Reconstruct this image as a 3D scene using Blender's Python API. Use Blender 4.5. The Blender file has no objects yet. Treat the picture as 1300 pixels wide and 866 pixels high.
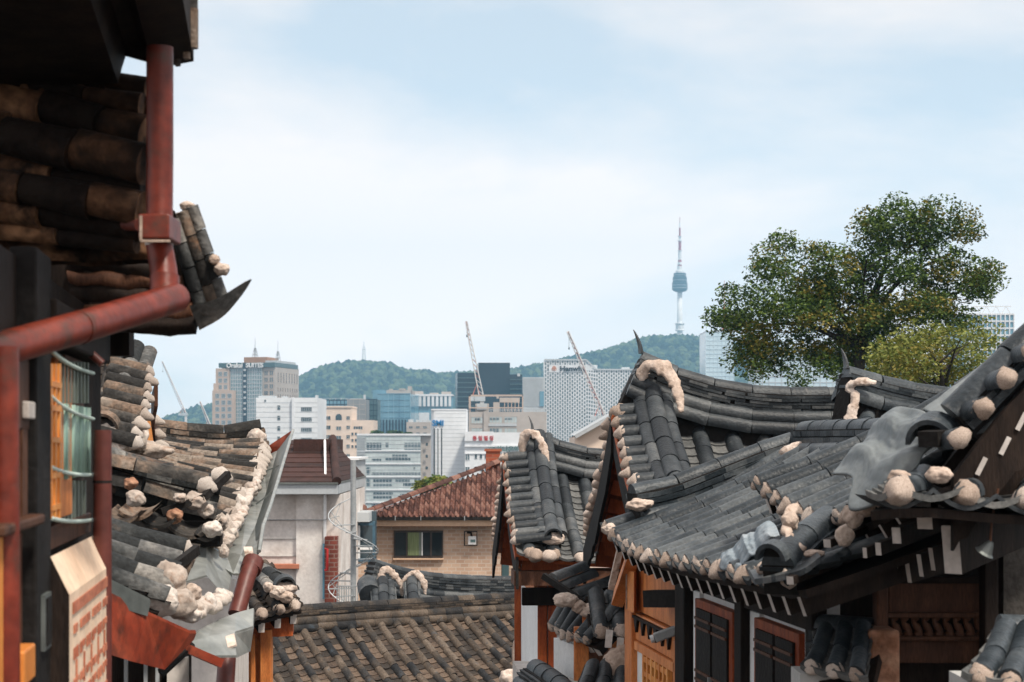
import bpy, bmesh, math, random
from mathutils import Vector as V, Matrix, noise as nz
random.seed(7)
RNG = random.Random(11)
SC = bpy.context.scene
COL = SC.collection
F = 2300.0                      # focal length in photo pixels (1300 wide)
HY = 560.5                      # eye level row in the photo
pi = math.pi
R_ = math.radians

# ------------------------------------------------------------------ camera
cam = bpy.data.cameras.new('camera')
cam.sensor_width = 36.0
cam.lens = 36.0 * F / 1300.0
cam.shift_y = (HY - 433.0) / 1300.0
cam.clip_start = 0.1
cam.clip_end = 12000
cam.dof.use_dof = True
cam.dof.focus_distance = 19.0
cam.dof.aperture_fstop = 5.8
camo = bpy.data.objects.new('camera', cam)
camo.rotation_euler = (R_(90), 0, 0)
COL.objects.link(camo)
SC.camera = camo

# ------------------------------------------------------------------ world, sun, exposure
SUN_EL, SUN_AZ = R_(57), R_(140)      # azimuth clockwise from +Y : behind the camera, to the right
w = bpy.data.worlds.new('World'); SC.world = w; w.use_nodes = True
nt = w.node_tree; nt.nodes.clear()
def N(t, **k):
    n = nt.nodes.new(t)
    for a, b in k.items(): setattr(n, a, b)
    return n
out = N('ShaderNodeOutputWorld'); bg = N('ShaderNodeBackground')
sky = N('ShaderNodeTexSky', sky_type='NISHITA')
sky.sun_disc = False; sky.sun_elevation = SUN_EL; sky.sun_rotation = SUN_AZ
sky.air_density = 1.0; sky.dust_density = 1.5; sky.ozone_density = 1.0
tc = N('ShaderNodeTexCoord'); mp = N('ShaderNodeMapping')
mp.inputs['Scale'].default_value = (1.0, 1.0, 2.8); mp.inputs['Rotation'].default_value = (0.0, R_(14), 0)
n1 = N('ShaderNodeTexNoise'); n1.inputs['Scale'].default_value = 2.7; n1.inputs['Detail'].default_value = 7.0
n1.inputs['Roughness'].default_value = 0.55; n1.inputs['Distortion'].default_value = 0.25
mp.inputs['Location'].default_value = (0.62, 0.2, 0.37)
rp = N('ShaderNodeValToRGB')
rp.color_ramp.elements[0].position = 0.36; rp.color_ramp.elements[0].color = (0.26,)*3 + (1,)
rp.color_ramp.elements[1].position = 0.60; rp.color_ramp.elements[1].color = (1, 1, 1, 1)
CL = 7.9                                        # cloud radiance before the 0.1 strength
mix = N('ShaderNodeMix', data_type='RGBA')
mix.inputs[7].default_value = (CL*1.14, CL*1.01, CL*0.94, 1)
sk2 = N('ShaderNodeMix', data_type='RGBA'); sk2.inputs[0].default_value = 0.55   # thin veil over the clear parts
sk2.inputs[7].default_value = (5.2, 6.5, 7.3, 1)
nt.links.new(tc.outputs['Generated'], mp.inputs['Vector']); nt.links.new(mp.outputs[0], n1.inputs['Vector'])
nt.links.new(n1.outputs['Fac'], rp.inputs[0]); nt.links.new(rp.outputs[0], mix.inputs[0])
nt.links.new(sky.outputs[0], sk2.inputs[6]); nt.links.new(sk2.outputs[2], mix.inputs[6])
sz = N('ShaderNodeSeparateXYZ'); nt.links.new(tc.outputs['Generated'], sz.inputs[0])     # milky brightening towards the horizon
hr = N('ShaderNodeMapRange'); hr.inputs[1].default_value = 0.0; hr.inputs[2].default_value = 0.26; hr.inputs[3].default_value = 1.45; hr.inputs[4].default_value = 1.0
hr.interpolation_type = 'SMOOTHSTEP'
hm_ = N('ShaderNodeMix', data_type='RGBA', blend_type='MULTIPLY'); hm_.inputs[0].default_value = 1.0
nt.links.new(sz.outputs[2], hr.inputs[0]); nt.links.new(mix.outputs[2], hm_.inputs[6]); nt.links.new(hr.outputs[0], hm_.inputs[7])
nt.links.new(hm_.outputs[2], bg.inputs[0]); bg.inputs[1].default_value = 0.1
nt.links.new(bg.outputs[0], out.inputs[0])
sl = bpy.data.lights.new('sun', 'SUN'); sl.energy = 3.4; sl.angle = R_(8); sl.color = (1.0, 0.91, 0.79)
so = bpy.data.objects.new('sun', sl); COL.objects.link(so)
so.rotation_euler = (R_(90) - SUN_EL, 0, pi - SUN_AZ)
so.location = (20, -20, 60)
SC.view_settings.view_transform = 'Standard'; SC.view_settings.look = 'None'
SC.view_settings.exposure = 0.5; SC.view_settings.gamma = 1.0; SC.view_settings.use_curve_mapping = False
SC.cycles.max_bounces = 5; SC.cycles.diffuse_bounces = 3; SC.cycles.glossy_bounces = 2
SC.cycles.transmission_bounces = 2; SC.cycles.transparent_max_bounces = 6; SC.cycles.volume_bounces = 0
SC.cycles.use_denoising = True

# ------------------------------------------------------------------ helpers
def P(px, py, D): return V(((px - 650.0) * D / F, D, (HY - py) * D / F))
def lerp(a, b, t): return a + (b - a) * t
def mat(name, cols, scale=3.0, island=0.35, rough=0.7, bump=0.25, bscale=18.0, fine=0.25, metal=0.0, spec=0.35,
        stain=None, stain_scale=2.0, stain_pos=(0.55, 0.66), objrand=0.0, stretch=(1, 1, 1), nscale=None):
    """procedural surface: colour ramp over noise + per-tile randomness, finer mottling, optional stains, bump"""
    m = bpy.data.materials.new(name); m.use_nodes = True
    t = m.node_tree; t.nodes.clear()
    def n(ty, **k):
        x = t.nodes.new(ty)
        for a, b in k.items(): setattr(x, a, b)
        return x
    L = t.links.new
    o = n('ShaderNodeOutputMaterial'); b = n('ShaderNodeBsdfPrincipled')
    co = n('ShaderNodeTexCoord'); mpp = n('ShaderNodeMapping'); mpp.inputs['Scale'].default_value = stretch
    L(co.outputs['Object'], mpp.inputs[0])
    a = n('ShaderNodeTexNoise'); a.inputs['Scale'].default_value = scale; a.inputs['Detail'].default_value = 4
    L(mpp.outputs[0], a.inputs['Vector'])
    ge = n('ShaderNodeNewGeometry')
    r = n('ShaderNodeMath', operation='MULTIPLY_ADD'); r.inputs[1].default_value = island * 1.6; r.inputs[2].default_value = -island * 0.8
    L(ge.outputs['Random Per Island'], r.inputs[0])
    s = n('ShaderNodeMath', operation='ADD'); L(a.outputs['Fac'], s.inputs[0]); L(r.outputs[0], s.inputs[1])
    val = s.outputs[0]
    if objrand:
        oi = n('ShaderNodeObjectInfo'); q = n('ShaderNodeMath', operation='MULTIPLY_ADD')
        q.inputs[1].default_value = objrand; q.inputs[2].default_value = -objrand / 2
        L(oi.outputs['Random'], q.inputs[0]); s2 = n('ShaderNodeMath', operation='ADD')
        L(val, s2.inputs[0]); L(q.outputs[0], s2.inputs[1]); val = s2.outputs[0]
    ramp = n('ShaderNodeValToRGB'); cr = ramp.color_ramp
    k = len(cols)
    while len(cr.elements) < k: cr.elements.new(0.5)
    for i, c in enumerate(cols):
        cr.elements[i].position = 0.28 + 0.44 * (i / max(1, k - 1)); cr.elements[i].color = (*c, 1)
    L(val, ramp.inputs[0])
    col = ramp.outputs[0]
    f = n('ShaderNodeTexNoise'); f.inputs['Scale'].default_value = bscale; f.inputs['Detail'].default_value = 5
    L(mpp.outputs[0], f.inputs['Vector'])
    if fine:
        mr = n('ShaderNodeMapRange'); mr.inputs[1].default_value = 0.3; mr.inputs[2].default_value = 0.7
        mr.inputs[3].default_value = 1 - fine; mr.inputs[4].default_value = 1 + fine
        L(f.outputs['Fac'], mr.inputs[0])
        mu = n('ShaderNodeMix', data_type='RGBA', blend_type='MULTIPLY'); mu.inputs[0].default_value = 1
        L(col, mu.inputs[6]); L(mr.outputs[0], mu.inputs[7]); col = mu.outputs[2]
    if stain:
        st = n('ShaderNodeTexNoise'); st.inputs['Scale'].default_value = stain_scale; st.inputs['Detail'].default_value = 6
        st.inputs['Roughness'].default_value = 0.65
        L(mpp.outputs[0], st.inputs['Vector'])
        m2 = n('ShaderNodeMapRange'); m2.inputs[1].default_value = stain_pos[0]; m2.inputs[2].default_value = stain_pos[1]
        L(st.outputs['Fac'], m2.inputs[0])
        mx = n('ShaderNodeMix', data_type='RGBA'); mx.inputs[7].default_value = (*stain, 1)
        L(m2.outputs[0], mx.inputs[0]); L(col, mx.inputs[6]); col = mx.outputs[2]
    L(col, b.inputs['Base Color'])
    b.inputs['Roughness'].default_value = rough; b.inputs['Metallic'].default_value = metal
    b.inputs['Specular IOR Level'].default_value = spec
    if bump:
        bu = n('ShaderNodeBump'); bu.inputs['Strength'].default_value = bump; bu.inputs['Distance'].default_value = 0.02
        L(f.outputs['Fac'], bu.inputs['Height']); L(bu.outputs[0], b.inputs['Normal'])
    L(b.outputs[0], o.inputs[0])
    return m

def tag(o, label=None, cat=None, group=None, kind=None):
    if label: o['label'] = label
    if cat: o['category'] = cat
    if group: o['group'] = group
    if kind: o['kind'] = kind
    return o
def thing(name, label, cat, loc=(0, 0, 0), rz=0.0, group=None):
    o = bpy.data.objects.new(name, None); COL.objects.link(o)
    o.empty_display_size = 0.2
    o.location = loc; o.rotation_euler = (0, 0, rz)
    o['org'] = tuple(loc)
    return tag(o, label, cat, group)
def origin(o):
    while o is not None and o.parent is not None: o = o.parent
    return V(o.location) if (o is not None and o.type == 'EMPTY') else V((0, 0, 0))

class MB:
    def __init__(s): s.v = []; s.f = []; s.m = []; s.sm = []
    def add(s, vs, fs, mi=0, smooth=False):
        k = len(s.v); s.v.extend([V(x) for x in vs])
        for f in fs:
            s.f.append([i + k for i in f]); s.m.append(mi); s.sm.append(smooth)
        return s
    def box(s, x0, x1, y0, y1, z0, z1, mi=0):
        return s.add([(x0,y0,z0),(x1,y0,z0),(x1,y1,z0),(x0,y1,z0),(x0,y0,z1),(x1,y0,z1),(x1,y1,z1),(x0,y1,z1)],
              [(3,2,1,0),(4,5,6,7),(0,1,5,4),(1,2,6,5),(2,3,7,6),(3,0,4,7)], mi)
    def obox(s, a, b, n, z0, z1, o0, o1, mi=0):
        """box on the plan line a-b (only x,y used), n = outward unit, offsets o0..o1 along n, heights z0..z1"""
        a = V((a[0], a[1], 0)); b = V((b[0], b[1], 0)); n = V((n[0], n[1], 0))
        q = [a + n*o0, b + n*o0, b + n*o1, a + n*o1]
        vs = [x + V((0,0,z0)) for x in q] + [x + V((0,0,z1)) for x in q]
        return s.add(vs, [(3,2,1,0),(4,5,6,7),(0,1,5,4),(1,2,6,5),(2,3,7,6),(3,0,4,7)], mi)
    def beam(s, a, b, wd, ht, up=V((0,0,1)), mi=0, endmi=None):
        a = V(a); b = V(b); d = (b-a).normalized(); sd = d.cross(up).normalized(); u = sd.cross(d)
        q = [sd*wd/2*i + u*ht/2*j for i, j in ((-1,-1),(1,-1),(1,1),(-1,1))]
        vs = [a+x for x in q] + [b+x for x in q]
        s.add(vs, [(0,1,5,4),(1,2,6,5),(2,3,7,6),(3,0,4,7),(3,2,1,0)], mi)
        s.add(vs[4:], [(0,1,2,3)], mi if endmi is None else endmi)
        return s
    def half(s, p0, p1, sd, nm, r0, r1, n=8, a0=0.0, a1=pi, mi=0):
        """one convex tile: half tube from p0 to p1, with closed ends"""
        vs = []
        for p, r in ((p0, r0), (p1, r1)):
            for i in range(n + 1):
                a = a0 + (a1 - a0) * i / n
                vs.append(p + sd * (r * math.cos(a)) + nm * (r * math.sin(a)))
        k = n + 1
        fs = [(i, i+1, k+i+1, k+i) for i in range(n)]
        s.add(vs, fs, mi, True)
        s.add(vs[k:], [tuple(range(k))], mi); s.add(vs[:k], [tuple(range(k-1, -1, -1))], mi)
        return s
    def tube(s, pts, rad, n=10, mi=0, cap=True, smooth=True):
        pts = [V(p) for p in pts]
        if not hasattr(rad, '__len__'): rad = [rad]*len(pts)
        k0 = len(s.v); ref = None
        for i, p in enumerate(pts):
            d = (pts[min(i+1, len(pts)-1)] - pts[max(i-1, 0)]).normalized()
            if ref is None: ref = V((0,0,1)) if abs(d.z) < 0.9 else V((0,1,0))
            a = d.cross(ref).normalized(); b = a.cross(d).normalized(); ref = b
            for j in range(n):
                t = 2*pi*j/n
                s.v.append(p + (a*math.cos(t) + b*math.sin(t))*rad[i])
        for i in range(len(pts)-1):
            for j in range(n):
                s.f.append([k0+i*n+j, k0+i*n+(j+1)%n, k0+(i+1)*n+(j+1)%n, k0+(i+1)*n+j]); s.m.append(mi); s.sm.append(smooth)
        if cap:
            e0 = s.v[k0:k0+n]; e1 = s.v[-n:]
            s.add(e0, [tuple(range(n-1, -1, -1))], mi); s.add(e1, [tuple(range(n))], mi)
        return s
    def lathe(s, prof, c=(0,0), n=24, mi=0, smooth=False):
        k0 = len(s.v)
        for r, z in prof:
            for j in range(n):
                a = 2*pi*j/n; s.v.append(V((c[0]+r*math.cos(a), c[1]+r*math.sin(a), z)))
        for i in range(len(prof)-1):
            for j in range(n):
                s.f.append([k0+i*n+j, k0+i*n+(j+1)%n, k0+(i+1)*n+(j+1)%n, k0+(i+1)*n+j]); s.m.append(mi); s.sm.append(smooth)
        s.f.append([k0+n-1-j for j in range(n)]); s.m.append(mi); s.sm.append(False)
        s.f.append([k0+(len(prof)-1)*n+j for j in range(n)]); s.m.append(mi); s.sm.append(False)
        return s
    def mesh(s, name, mats, org=V((0,0,0)), bevel=0):
        me = bpy.data.meshes.new(name)
        me.from_pydata([tuple(x - org) for x in s.v], [], s.f)
        for m in (mats if isinstance(mats, (list, tuple)) else [mats]): me.materials.append(m)
        me.polygons.foreach_set('material_index', s.m); me.polygons.foreach_set('use_smooth', s.sm)
        me.update()
        return me
    def build(s, name, mats, parent=None, local=False, bevel=0):
        org = V((0,0,0)) if (local or parent is None) else origin(parent)
        o = bpy.data.objects.new(name, s.mesh(name, mats, org)); COL.objects.link(o)
        if parent is not None: o.parent = parent
        if bevel:
            bv = o.modifiers.new('bevel', 'BEVEL'); bv.width = bevel; bv.segments = 2; bv.limit_method = 'ANGLE'; bv.angle_limit = R_(50)
        return o
def struct(o): o['kind'] = 'structure'; return o
def inst(name, me, parent, M):
    """a part sharing mesh data, M in world space (things are unrotated)"""
    o = bpy.data.objects.new(name, me); COL.objects.link(o)
    o.parent = parent; o.matrix_local = Matrix.Translation(-origin(parent)) @ M
    return o
def frame(p, y, z, s=1.0):
    y = y.normalized(); x = y.cross(z).normalized(); z = x.cross(y)
    m = Matrix((x, y, z)).transposed().to_4x4()
    if hasattr(s, '__len__'): m = m @ Matrix.Diagonal((*s, 1))
    else: m = m @ Matrix.Scale(s, 4)
    m.translation = p
    return m
def spline(pts):
    """catmull-rom through 3-D points, by arc length; returns (function of 0..1, length)"""
    pts = [V(p) for p in pts]
    if len(pts) == 2: return (lambda t: lerp(pts[0], pts[1], t)), (pts[1]-pts[0]).length
    q = [2*pts[0]-pts[1]] + pts + [2*pts[-1]-pts[-2]]
    sm = []
    for i in range(len(pts)-1):
        for j in range(16):
            t = j/16; a, b, c, d = q[i], q[i+1], q[i+2], q[i+3]
            sm.append(0.5*((2*b) + (c-a)*t + (2*a-5*b+4*c-d)*t*t + (3*b-a-3*c+d)*t**3))
    sm.append(pts[-1])
    L = [0]
    for i in range(1, len(sm)): L.append(L[-1] + (sm[i]-sm[i-1]).length)
    T = L[-1]
    def f(t):
        x = min(max(t, 0), 1)*T
        lo, hi = 0, len(L)-1
        while hi-lo > 1:
            m = (lo+hi)//2
            if L[m] <= x: lo = m
            else: hi = m
        k = (x-L[lo])/max(1e-9, L[hi]-L[lo])
        p = lerp(sm[lo], sm[hi], k)
        if t < 0: p = p + (sm[1]-sm[0]).normalized()*t*T
        if t > 1: p = p + (sm[-1]-sm[-2]).normalized()*(t-1)*T
        return p
    return f, T
UP = V((0, 0, 1))
# ------------------------------------------------------------------ materials
M = {}
M['tile'] = mat('grey_clay_tile', [(.018,.022,.026),(.033,.039,.044),(.052,.059,.064),(.095,.100,.102)], 4, .40, .50, .30, 40, .25, spec=.30, stain=(.16,.155,.145), stain_scale=5, stain_pos=(.62,.80))
M['tile_near'] = mat('blue_grey_clay_tile', [(.015,.021,.026),(.030,.038,.045),(.048,.058,.066),(.078,.088,.094)], 5, .40, .45, .30, 45, .25, spec=.32, stain=(.15,.15,.145), stain_scale=6, stain_pos=(.62,.80))
M['tile_old'] = mat('weathered_brown_tile', [(.020,.019,.018),(.050,.046,.042),(.095,.075,.060),(.16,.11,.08),(.20,.165,.135)], 5, .62, .8, .5, 38, .40, spec=.2, stain=(.25,.13,.07), stain_scale=4, stain_pos=(.62,.78))
M['tile_old_grey'] = mat('weathered_grey_tile', [(.020,.022,.023),(.05,.053,.053),(.10,.10,.098),(.20,.19,.175)], 4, .50, .8, .5, 36, .40, spec=.2, stain=(.22,.13,.085), stain_scale=3, stain_pos=(.58,.74))
M['tile_mid'] = mat('patched_brown_tile', [(.020,.021,.023),(.036,.034,.033),(.058,.048,.040),(.085,.066,.051),(.12,.095,.075)], 3, .26, .85, .45, 40, .35, spec=.15, stain=(.045,.062,.08), stain_scale=6, stain_pos=(.60,.75))
M['under'] = mat('under_tile', [(.075,.078,.078),(.11,.112,.11),(.15,.15,.145)], 5, .3, .75, .3, 40, .2)
M['under_shade'] = mat('shade_toned_under_tile', [(.020,.024,.027),(.036,.041,.045),(.055,.06,.064)], 5, .3, .8, .3, 40, .25, spec=.15)  # under tile darkened so its colour carries the shade between cover rows
M['under_old'] = mat('old_under_tile', [(.03,.024,.02),(.068,.048,.036),(.115,.082,.06)], 5, .5, .85, .4, 40, .35)
M['lime'] = mat('pinkish_lime_plaster', [(.36,.275,.22),(.50,.40,.335),(.62,.53,.465)], 12, 0, .9, .6, 30, .14, objrand=.45, stain=(.20,.135,.10), stain_scale=11, stain_pos=(.54,.70))
M['lime_white'] = mat('white_lime_plaster', [(.31,.25,.21),(.47,.41,.36),(.60,.555,.51)], 9, 0, .9, .6, 24, .15, objrand=.3, stain=(.26,.16,.11), stain_scale=9, stain_pos=(.54,.70))
M['clay'] = mat('exposed_clay', [(.14,.06,.03),(.26,.13,.08),(.34,.20,.13)], 8, 0, .95, .7, 24, .3)
M['wood_orange'] = mat('orange_pine', [(.42,.125,.03),(.56,.19,.05),(.66,.26,.085)], 3, .2, .55, .2, 30, .22, stretch=(4,4,.8))
M['wood_red'] = mat('red_brown_pine', [(.19,.038,.012),(.32,.072,.020),(.42,.11,.035)], 3, .35, .55, .2, 30, .25, spec=.15, stretch=(4,4,.8))
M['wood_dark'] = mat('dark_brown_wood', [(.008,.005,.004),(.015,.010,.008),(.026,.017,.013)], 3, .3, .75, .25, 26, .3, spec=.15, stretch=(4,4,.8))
M['wood_brown'] = mat('brown_wood', [(.05,.022,.013),(.085,.038,.022),(.12,.055,.033)], 3, .3, .6, .25, 26, .3, spec=.15, stretch=(4,4,.8))
M['wood_amber'] = mat('amber_wood', [(.52,.17,.03),(.66,.25,.055),(.72,.33,.09)], 3, .2, .5, .15, 26, .2, stretch=(4,4,.8))
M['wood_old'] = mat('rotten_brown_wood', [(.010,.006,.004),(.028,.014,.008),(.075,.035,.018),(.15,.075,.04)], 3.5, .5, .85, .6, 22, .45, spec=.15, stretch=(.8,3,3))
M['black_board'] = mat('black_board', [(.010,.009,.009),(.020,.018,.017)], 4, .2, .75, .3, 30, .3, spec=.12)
M['paint_white'] = mat('white_rafter_paint', [(.40,.36,.33),(.58,.54,.51)], 8, .2, .75, .2, 30, .12)
M['plaster_white'] = mat('white_wall_plaster', [(.68,.70,.71),(.78,.80,.81)], 2, 0, .85, .15, 20, .06)
M['plaster_grey'] = mat('grey_wall_plaster', [(.36,.36,.35),(.46,.46,.45)], 2, 0, .9, .2, 20, .10)
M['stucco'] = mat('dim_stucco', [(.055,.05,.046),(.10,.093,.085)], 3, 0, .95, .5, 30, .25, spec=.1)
M['zinc'] = mat('zinc_sheet', [(.20,.215,.205),(.30,.315,.30),(.38,.39,.37)], 2.5, .25, .45, .15, 12, .18, metal=.55, spec=.5, stain=(.40,.22,.12), stain_scale=3, stain_pos=(.66,.76))
M['zinc_edge'] = mat('dull_zinc', [(.10,.115,.11),(.16,.175,.17)], 2.5, .25, .5, .15, 12, .2, metal=.4)
M['red_metal'] = mat('rusty_red_sheet', [(.12,.016,.007),(.21,.032,.013),(.27,.055,.025)], 3, .1, .5, .2, 14, .3, stain=(.06,.02,.012), stain_scale=5, stain_pos=(.55,.7))
M['pipe_red'] = mat('red_brown_pipe', [(.075,.010,.005),(.135,.019,.009),(.19,.033,.016)], 3, .1, .42, .12, 22, .3, spec=.35, stain=(.07,.03,.02), stain_scale=7, stain_pos=(.54,.68))
M['pipe_brown'] = mat('maroon_pipe', [(.085,.022,.017),(.12,.033,.025)], 3, .1, .45, .1, 22, .2)
M['cream'] = mat('cream_plaster_panel', [(.60,.41,.28),(.72,.53,.38),(.77,.60,.45)], 3, 0, .8, .25, 18, .12)
M['brick_mark'] = mat('brick_red_inlay', [(.36,.11,.06),(.48,.17,.095)], 8, .4, .85, .4, 30, .2)
M['green_sheet'] = mat('pale_green_sheet', [(.19,.31,.255),(.28,.42,.345),(.35,.49,.41)], 5, .25, .5, .2, 14, .15, stretch=(3,3,.6))
M['green_dim'] = mat('dull_green_sheet', [(.10,.13,.11),(.16,.19,.165)], 5, .3, .6, .2, 14, .2, stretch=(3,3,.6))
M['cord'] = mat('pale_cord', [(.42,.52,.47),(.52,.62,.57)], 8, 0, .7, .1, 30, .1)
M['tarp'] = mat('grey_green_tarp', [(.11,.128,.132),(.15,.168,.173),(.19,.208,.213)], 3, 0, .55, .2, 25, .12, spec=.4)
M['tarp_blue'] = mat('faded_blue_tarp', [(.13,.17,.20),(.22,.26,.29),(.32,.35,.37)], 6, 0, .6, .4, 25, .2)
M['steel'] = mat('grey_steel', [(.25,.27,.28),(.36,.38,.39)], 3, .1, .5, .1, 20, .12, metal=.3)
M['white_metal'] = mat('white_metal', [(.60,.62,.63),(.74,.75,.76)], 3, .1, .5, .1, 20, .08)
M['concrete_white'] = mat('stained_white_render', [(.50,.46,.43),(.63,.59,.56),(.72,.70,.67)], 1.2, 0, .9, .25, 14, .10, stain=(.38,.32,.28), stain_scale=.9, stain_pos=(.52,.75))
M['brown_shingle'] = mat('dark_brown_shingle', [(.020,.008,.006),(.033,.013,.010),(.048,.019,.015)], 4, .35, .8, .35, 26, .25)
M['grey_trim'] = mat('grey_trim', [(.34,.37,.39),(.43,.46,.48)], 2, .1, .6, .1, 20, .06)
M['orange_trim'] = mat('terracotta_trim', [(.36,.13,.075),(.46,.18,.11)], 3, .1, .8, .1, 20, .1)
M['roman_tile'] = mat('brown_roman_tile', [(.055,.022,.017),(.10,.042,.032),(.15,.066,.048),(.20,.105,.08)], 6, .45, .75, .3, 40, .25)
M['beige_paint'] = mat('beige_fascia', [(.46,.31,.21),(.54,.38,.27)], 2, .1, .7, .1, 20, .08)
M['glass_dark'] = mat('dark_window_glass', [(.010,.015,.018),(.022,.030,.034)], 2, .5, .08, 0, 20, 0, spec=.6)
M['curtain'] = mat('green_curtain', [(.12,.16,.08),(.22,.27,.13)], 6, 0, .8, .1, 20, .2, stretch=(8,8,.3))
M['frame_brown'] = mat('dark_window_frame', [(.035,.026,.022),(.055,.042,.036)], 3, .1, .5, 0, 20, .1)
M['blue_frame'] = mat('blue_steel_frame', [(.045,.10,.15),(.07,.145,.20)], 3, .1, .5, .1, 20, .1)
M['ground'] = mat('street_asphalt', [(.035,.034,.033),(.06,.058,.056)], .3, 0, .9, .3, 4, .2)
def brick(name, c1, c2, mortar, sc):
    m = bpy.data.materials.new(name); m.use_nodes = True; t = m.node_tree
    b = t.nodes['Principled BSDF']; br = t.nodes.new('ShaderNodeTexBrick'); co = t.nodes.new('ShaderNodeTexCoord')
    sep = t.nodes.new('ShaderNodeSeparateXYZ'); cb = t.nodes.new('ShaderNodeCombineXYZ'); ad = t.nodes.new('ShaderNodeMath')
    t.links.new(co.outputs['Object'], sep.inputs[0]); t.links.new(sep.outputs[0], ad.inputs[0]); t.links.new(sep.outputs[1], ad.inputs[1])
    t.links.new(ad.outputs[0], cb.inputs[0]); t.links.new(sep.outputs[2], cb.inputs[1]); t.links.new(cb.outputs[0], br.inputs['Vector'])
    br.inputs['Color1'].default_value = (*c1, 1); br.inputs['Color2'].default_value = (*c2, 1); br.inputs['Mortar'].default_value = (*mortar, 1)
    br.inputs['Scale'].default_value = sc; br.inputs['Mortar Size'].default_value = .026; br.inputs['Brick Width'].default_value = .5; br.inputs['Row Height'].default_value = .22
    no = t.nodes.new('ShaderNodeTexNoise'); no.inputs['Scale'].default_value = 1.3; no.inputs['Detail'].default_value = 5
    mr = t.nodes.new('ShaderNodeMapRange'); mr.inputs[1].default_value = .3; mr.inputs[2].default_value = .7; mr.inputs[3].default_value = .82; mr.inputs[4].default_value = 1.12
    mu = t.nodes.new('ShaderNodeMix'); mu.data_type = 'RGBA'; mu.blend_type = 'MULTIPLY'; mu.inputs[0].default_value = 1
    t.links.new(co.outputs['Object'], no.inputs['Vector']); t.links.new(no.outputs['Fac'], mr.inputs[0])
    t.links.new(br.outputs['Color'], mu.inputs[6]); t.links.new(mr.outputs[0], mu.inputs[7]); t.links.new(mu.outputs[2], b.inputs['Base Color'])
    bu = t.nodes.new('ShaderNodeBump'); bu.inputs['Strength'].default_value = .4; bu.inputs['Distance'].default_value = .01; bu.invert = True
    t.links.new(br.outputs['Fac'], bu.inputs['Height']); t.links.new(bu.outputs[0], b.inputs['Normal'])
    b.inputs['Roughness'].default_value = .85
    return m
M['brick_buff'] = brick('buff_brick', (.54,.385,.285), (.42,.275,.195), (.52,.43,.35), 2.2)
M['brick_red'] = brick('red_brick', (.20,.045,.028), (.13,.030,.020), (.22,.14,.115), 2.2)
M['brick_chimney'] = brick('chimney_brick', (.36,.085,.035), (.28,.06,.03), (.30,.12,.07), 2.0)
# city materials
def cm(name, c, rough=.7, var=.1, spec=.35, sc=.08):
    return mat(name, [tuple(x*(1-var) for x in c), c, tuple(min(.85, x*(1+var)) for x in c)], sc, 0, rough, 0, .6, .06, spec=spec)
M['c_white'] = cm('white_cladding', (.66,.68,.70), var=.06); M['c_line'] = cm('joint_line', (.42,.45,.47))
M['c_beige'] = cm('pale_beige_cladding', (.66,.54,.45), var=.06); M['c_stone'] = cm('beige_stone', (.47,.37,.31)); M['c_stone2'] = cm('grey_beige_stone', (.40,.36,.33))
M['c_grey'] = cm('grey_cladding', (.22,.235,.245)); M['c_lgrey'] = cm('light_grey_cladding', (.45,.48,.50)); M['c_brown'] = cm('brown_penthouse', (.32,.18,.11))
M['c_dark'] = cm('dark_blue_glazing', (.005,.026,.046), rough=.22, spec=.5); M['c_teal'] = cm('teal_band', (.055,.105,.12), rough=.3)
M['c_win'] = mat('city_window_glass', [(.03,.055,.07),(.06,.09,.11),(.11,.15,.17)], .12, .5, .15, 0, 1, .1, spec=.6, objrand=.4)
M['c_glass'] = mat('curtain_wall_glass', [(.10,.17,.20),(.17,.25,.28),(.26,.33,.36)], .10, .5, .18, 0, 1, .1, spec=.6)
M['c_blue'] = mat('blue_curtain_glass', [(.07,.17,.25),(.11,.25,.34),(.17,.33,.42)], .06, .4, .2, 0, 1, .06, spec=.6)
M['c_pale'] = mat('pale_sky_glass', [(.42,.55,.63),(.52,.64,.70)], .06, .3, .2, 0, 1, .05, spec=.6)
M['c_lobby'] = mat('light_interior_glass', [(.36,.43,.44),(.50,.56,.56)], .3, .5, .2, 0, 1, .08, spec=.6)
M['c_red'] = cm('sign_red', (.50,.03,.03)); M['c_orange'] = cm('emblem_orange', (.62,.20,.05)); M['c_signblue'] = cm('sign_blue', (.01,.17,.42)); M['c_ink'] = cm('sign_dark', (.03,.035,.04)); M['c_signgreen'] = cm('sign_green_grey', (.12,.20,.20))
M['crane_w'] = cm('crane_white', (.62,.60,.58)); M['crane_r'] = cm('crane_red', (.50,.14,.09))
M['tow_white'] = cm('tower_white', (.74,.75,.76)); M['tow_blue'] = cm('tower_blue_glass', (.010,.045,.075), rough=.3); M['tow_red'] = cm('tower_red', (.35,.05,.07))

M['tile_shade'] = mat('shade_toned_rotten_tile', [(.008,.005,.004),(.028,.015,.009),(.085,.042,.022),(.16,.085,.045)], 4, .45, .85, .6, 26, .45, spec=.12, stain=(.012,.008,.006), stain_scale=6, stain_pos=(.50,.64))  # rotten brown tile, colour darkened further for the shade under the eave
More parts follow.
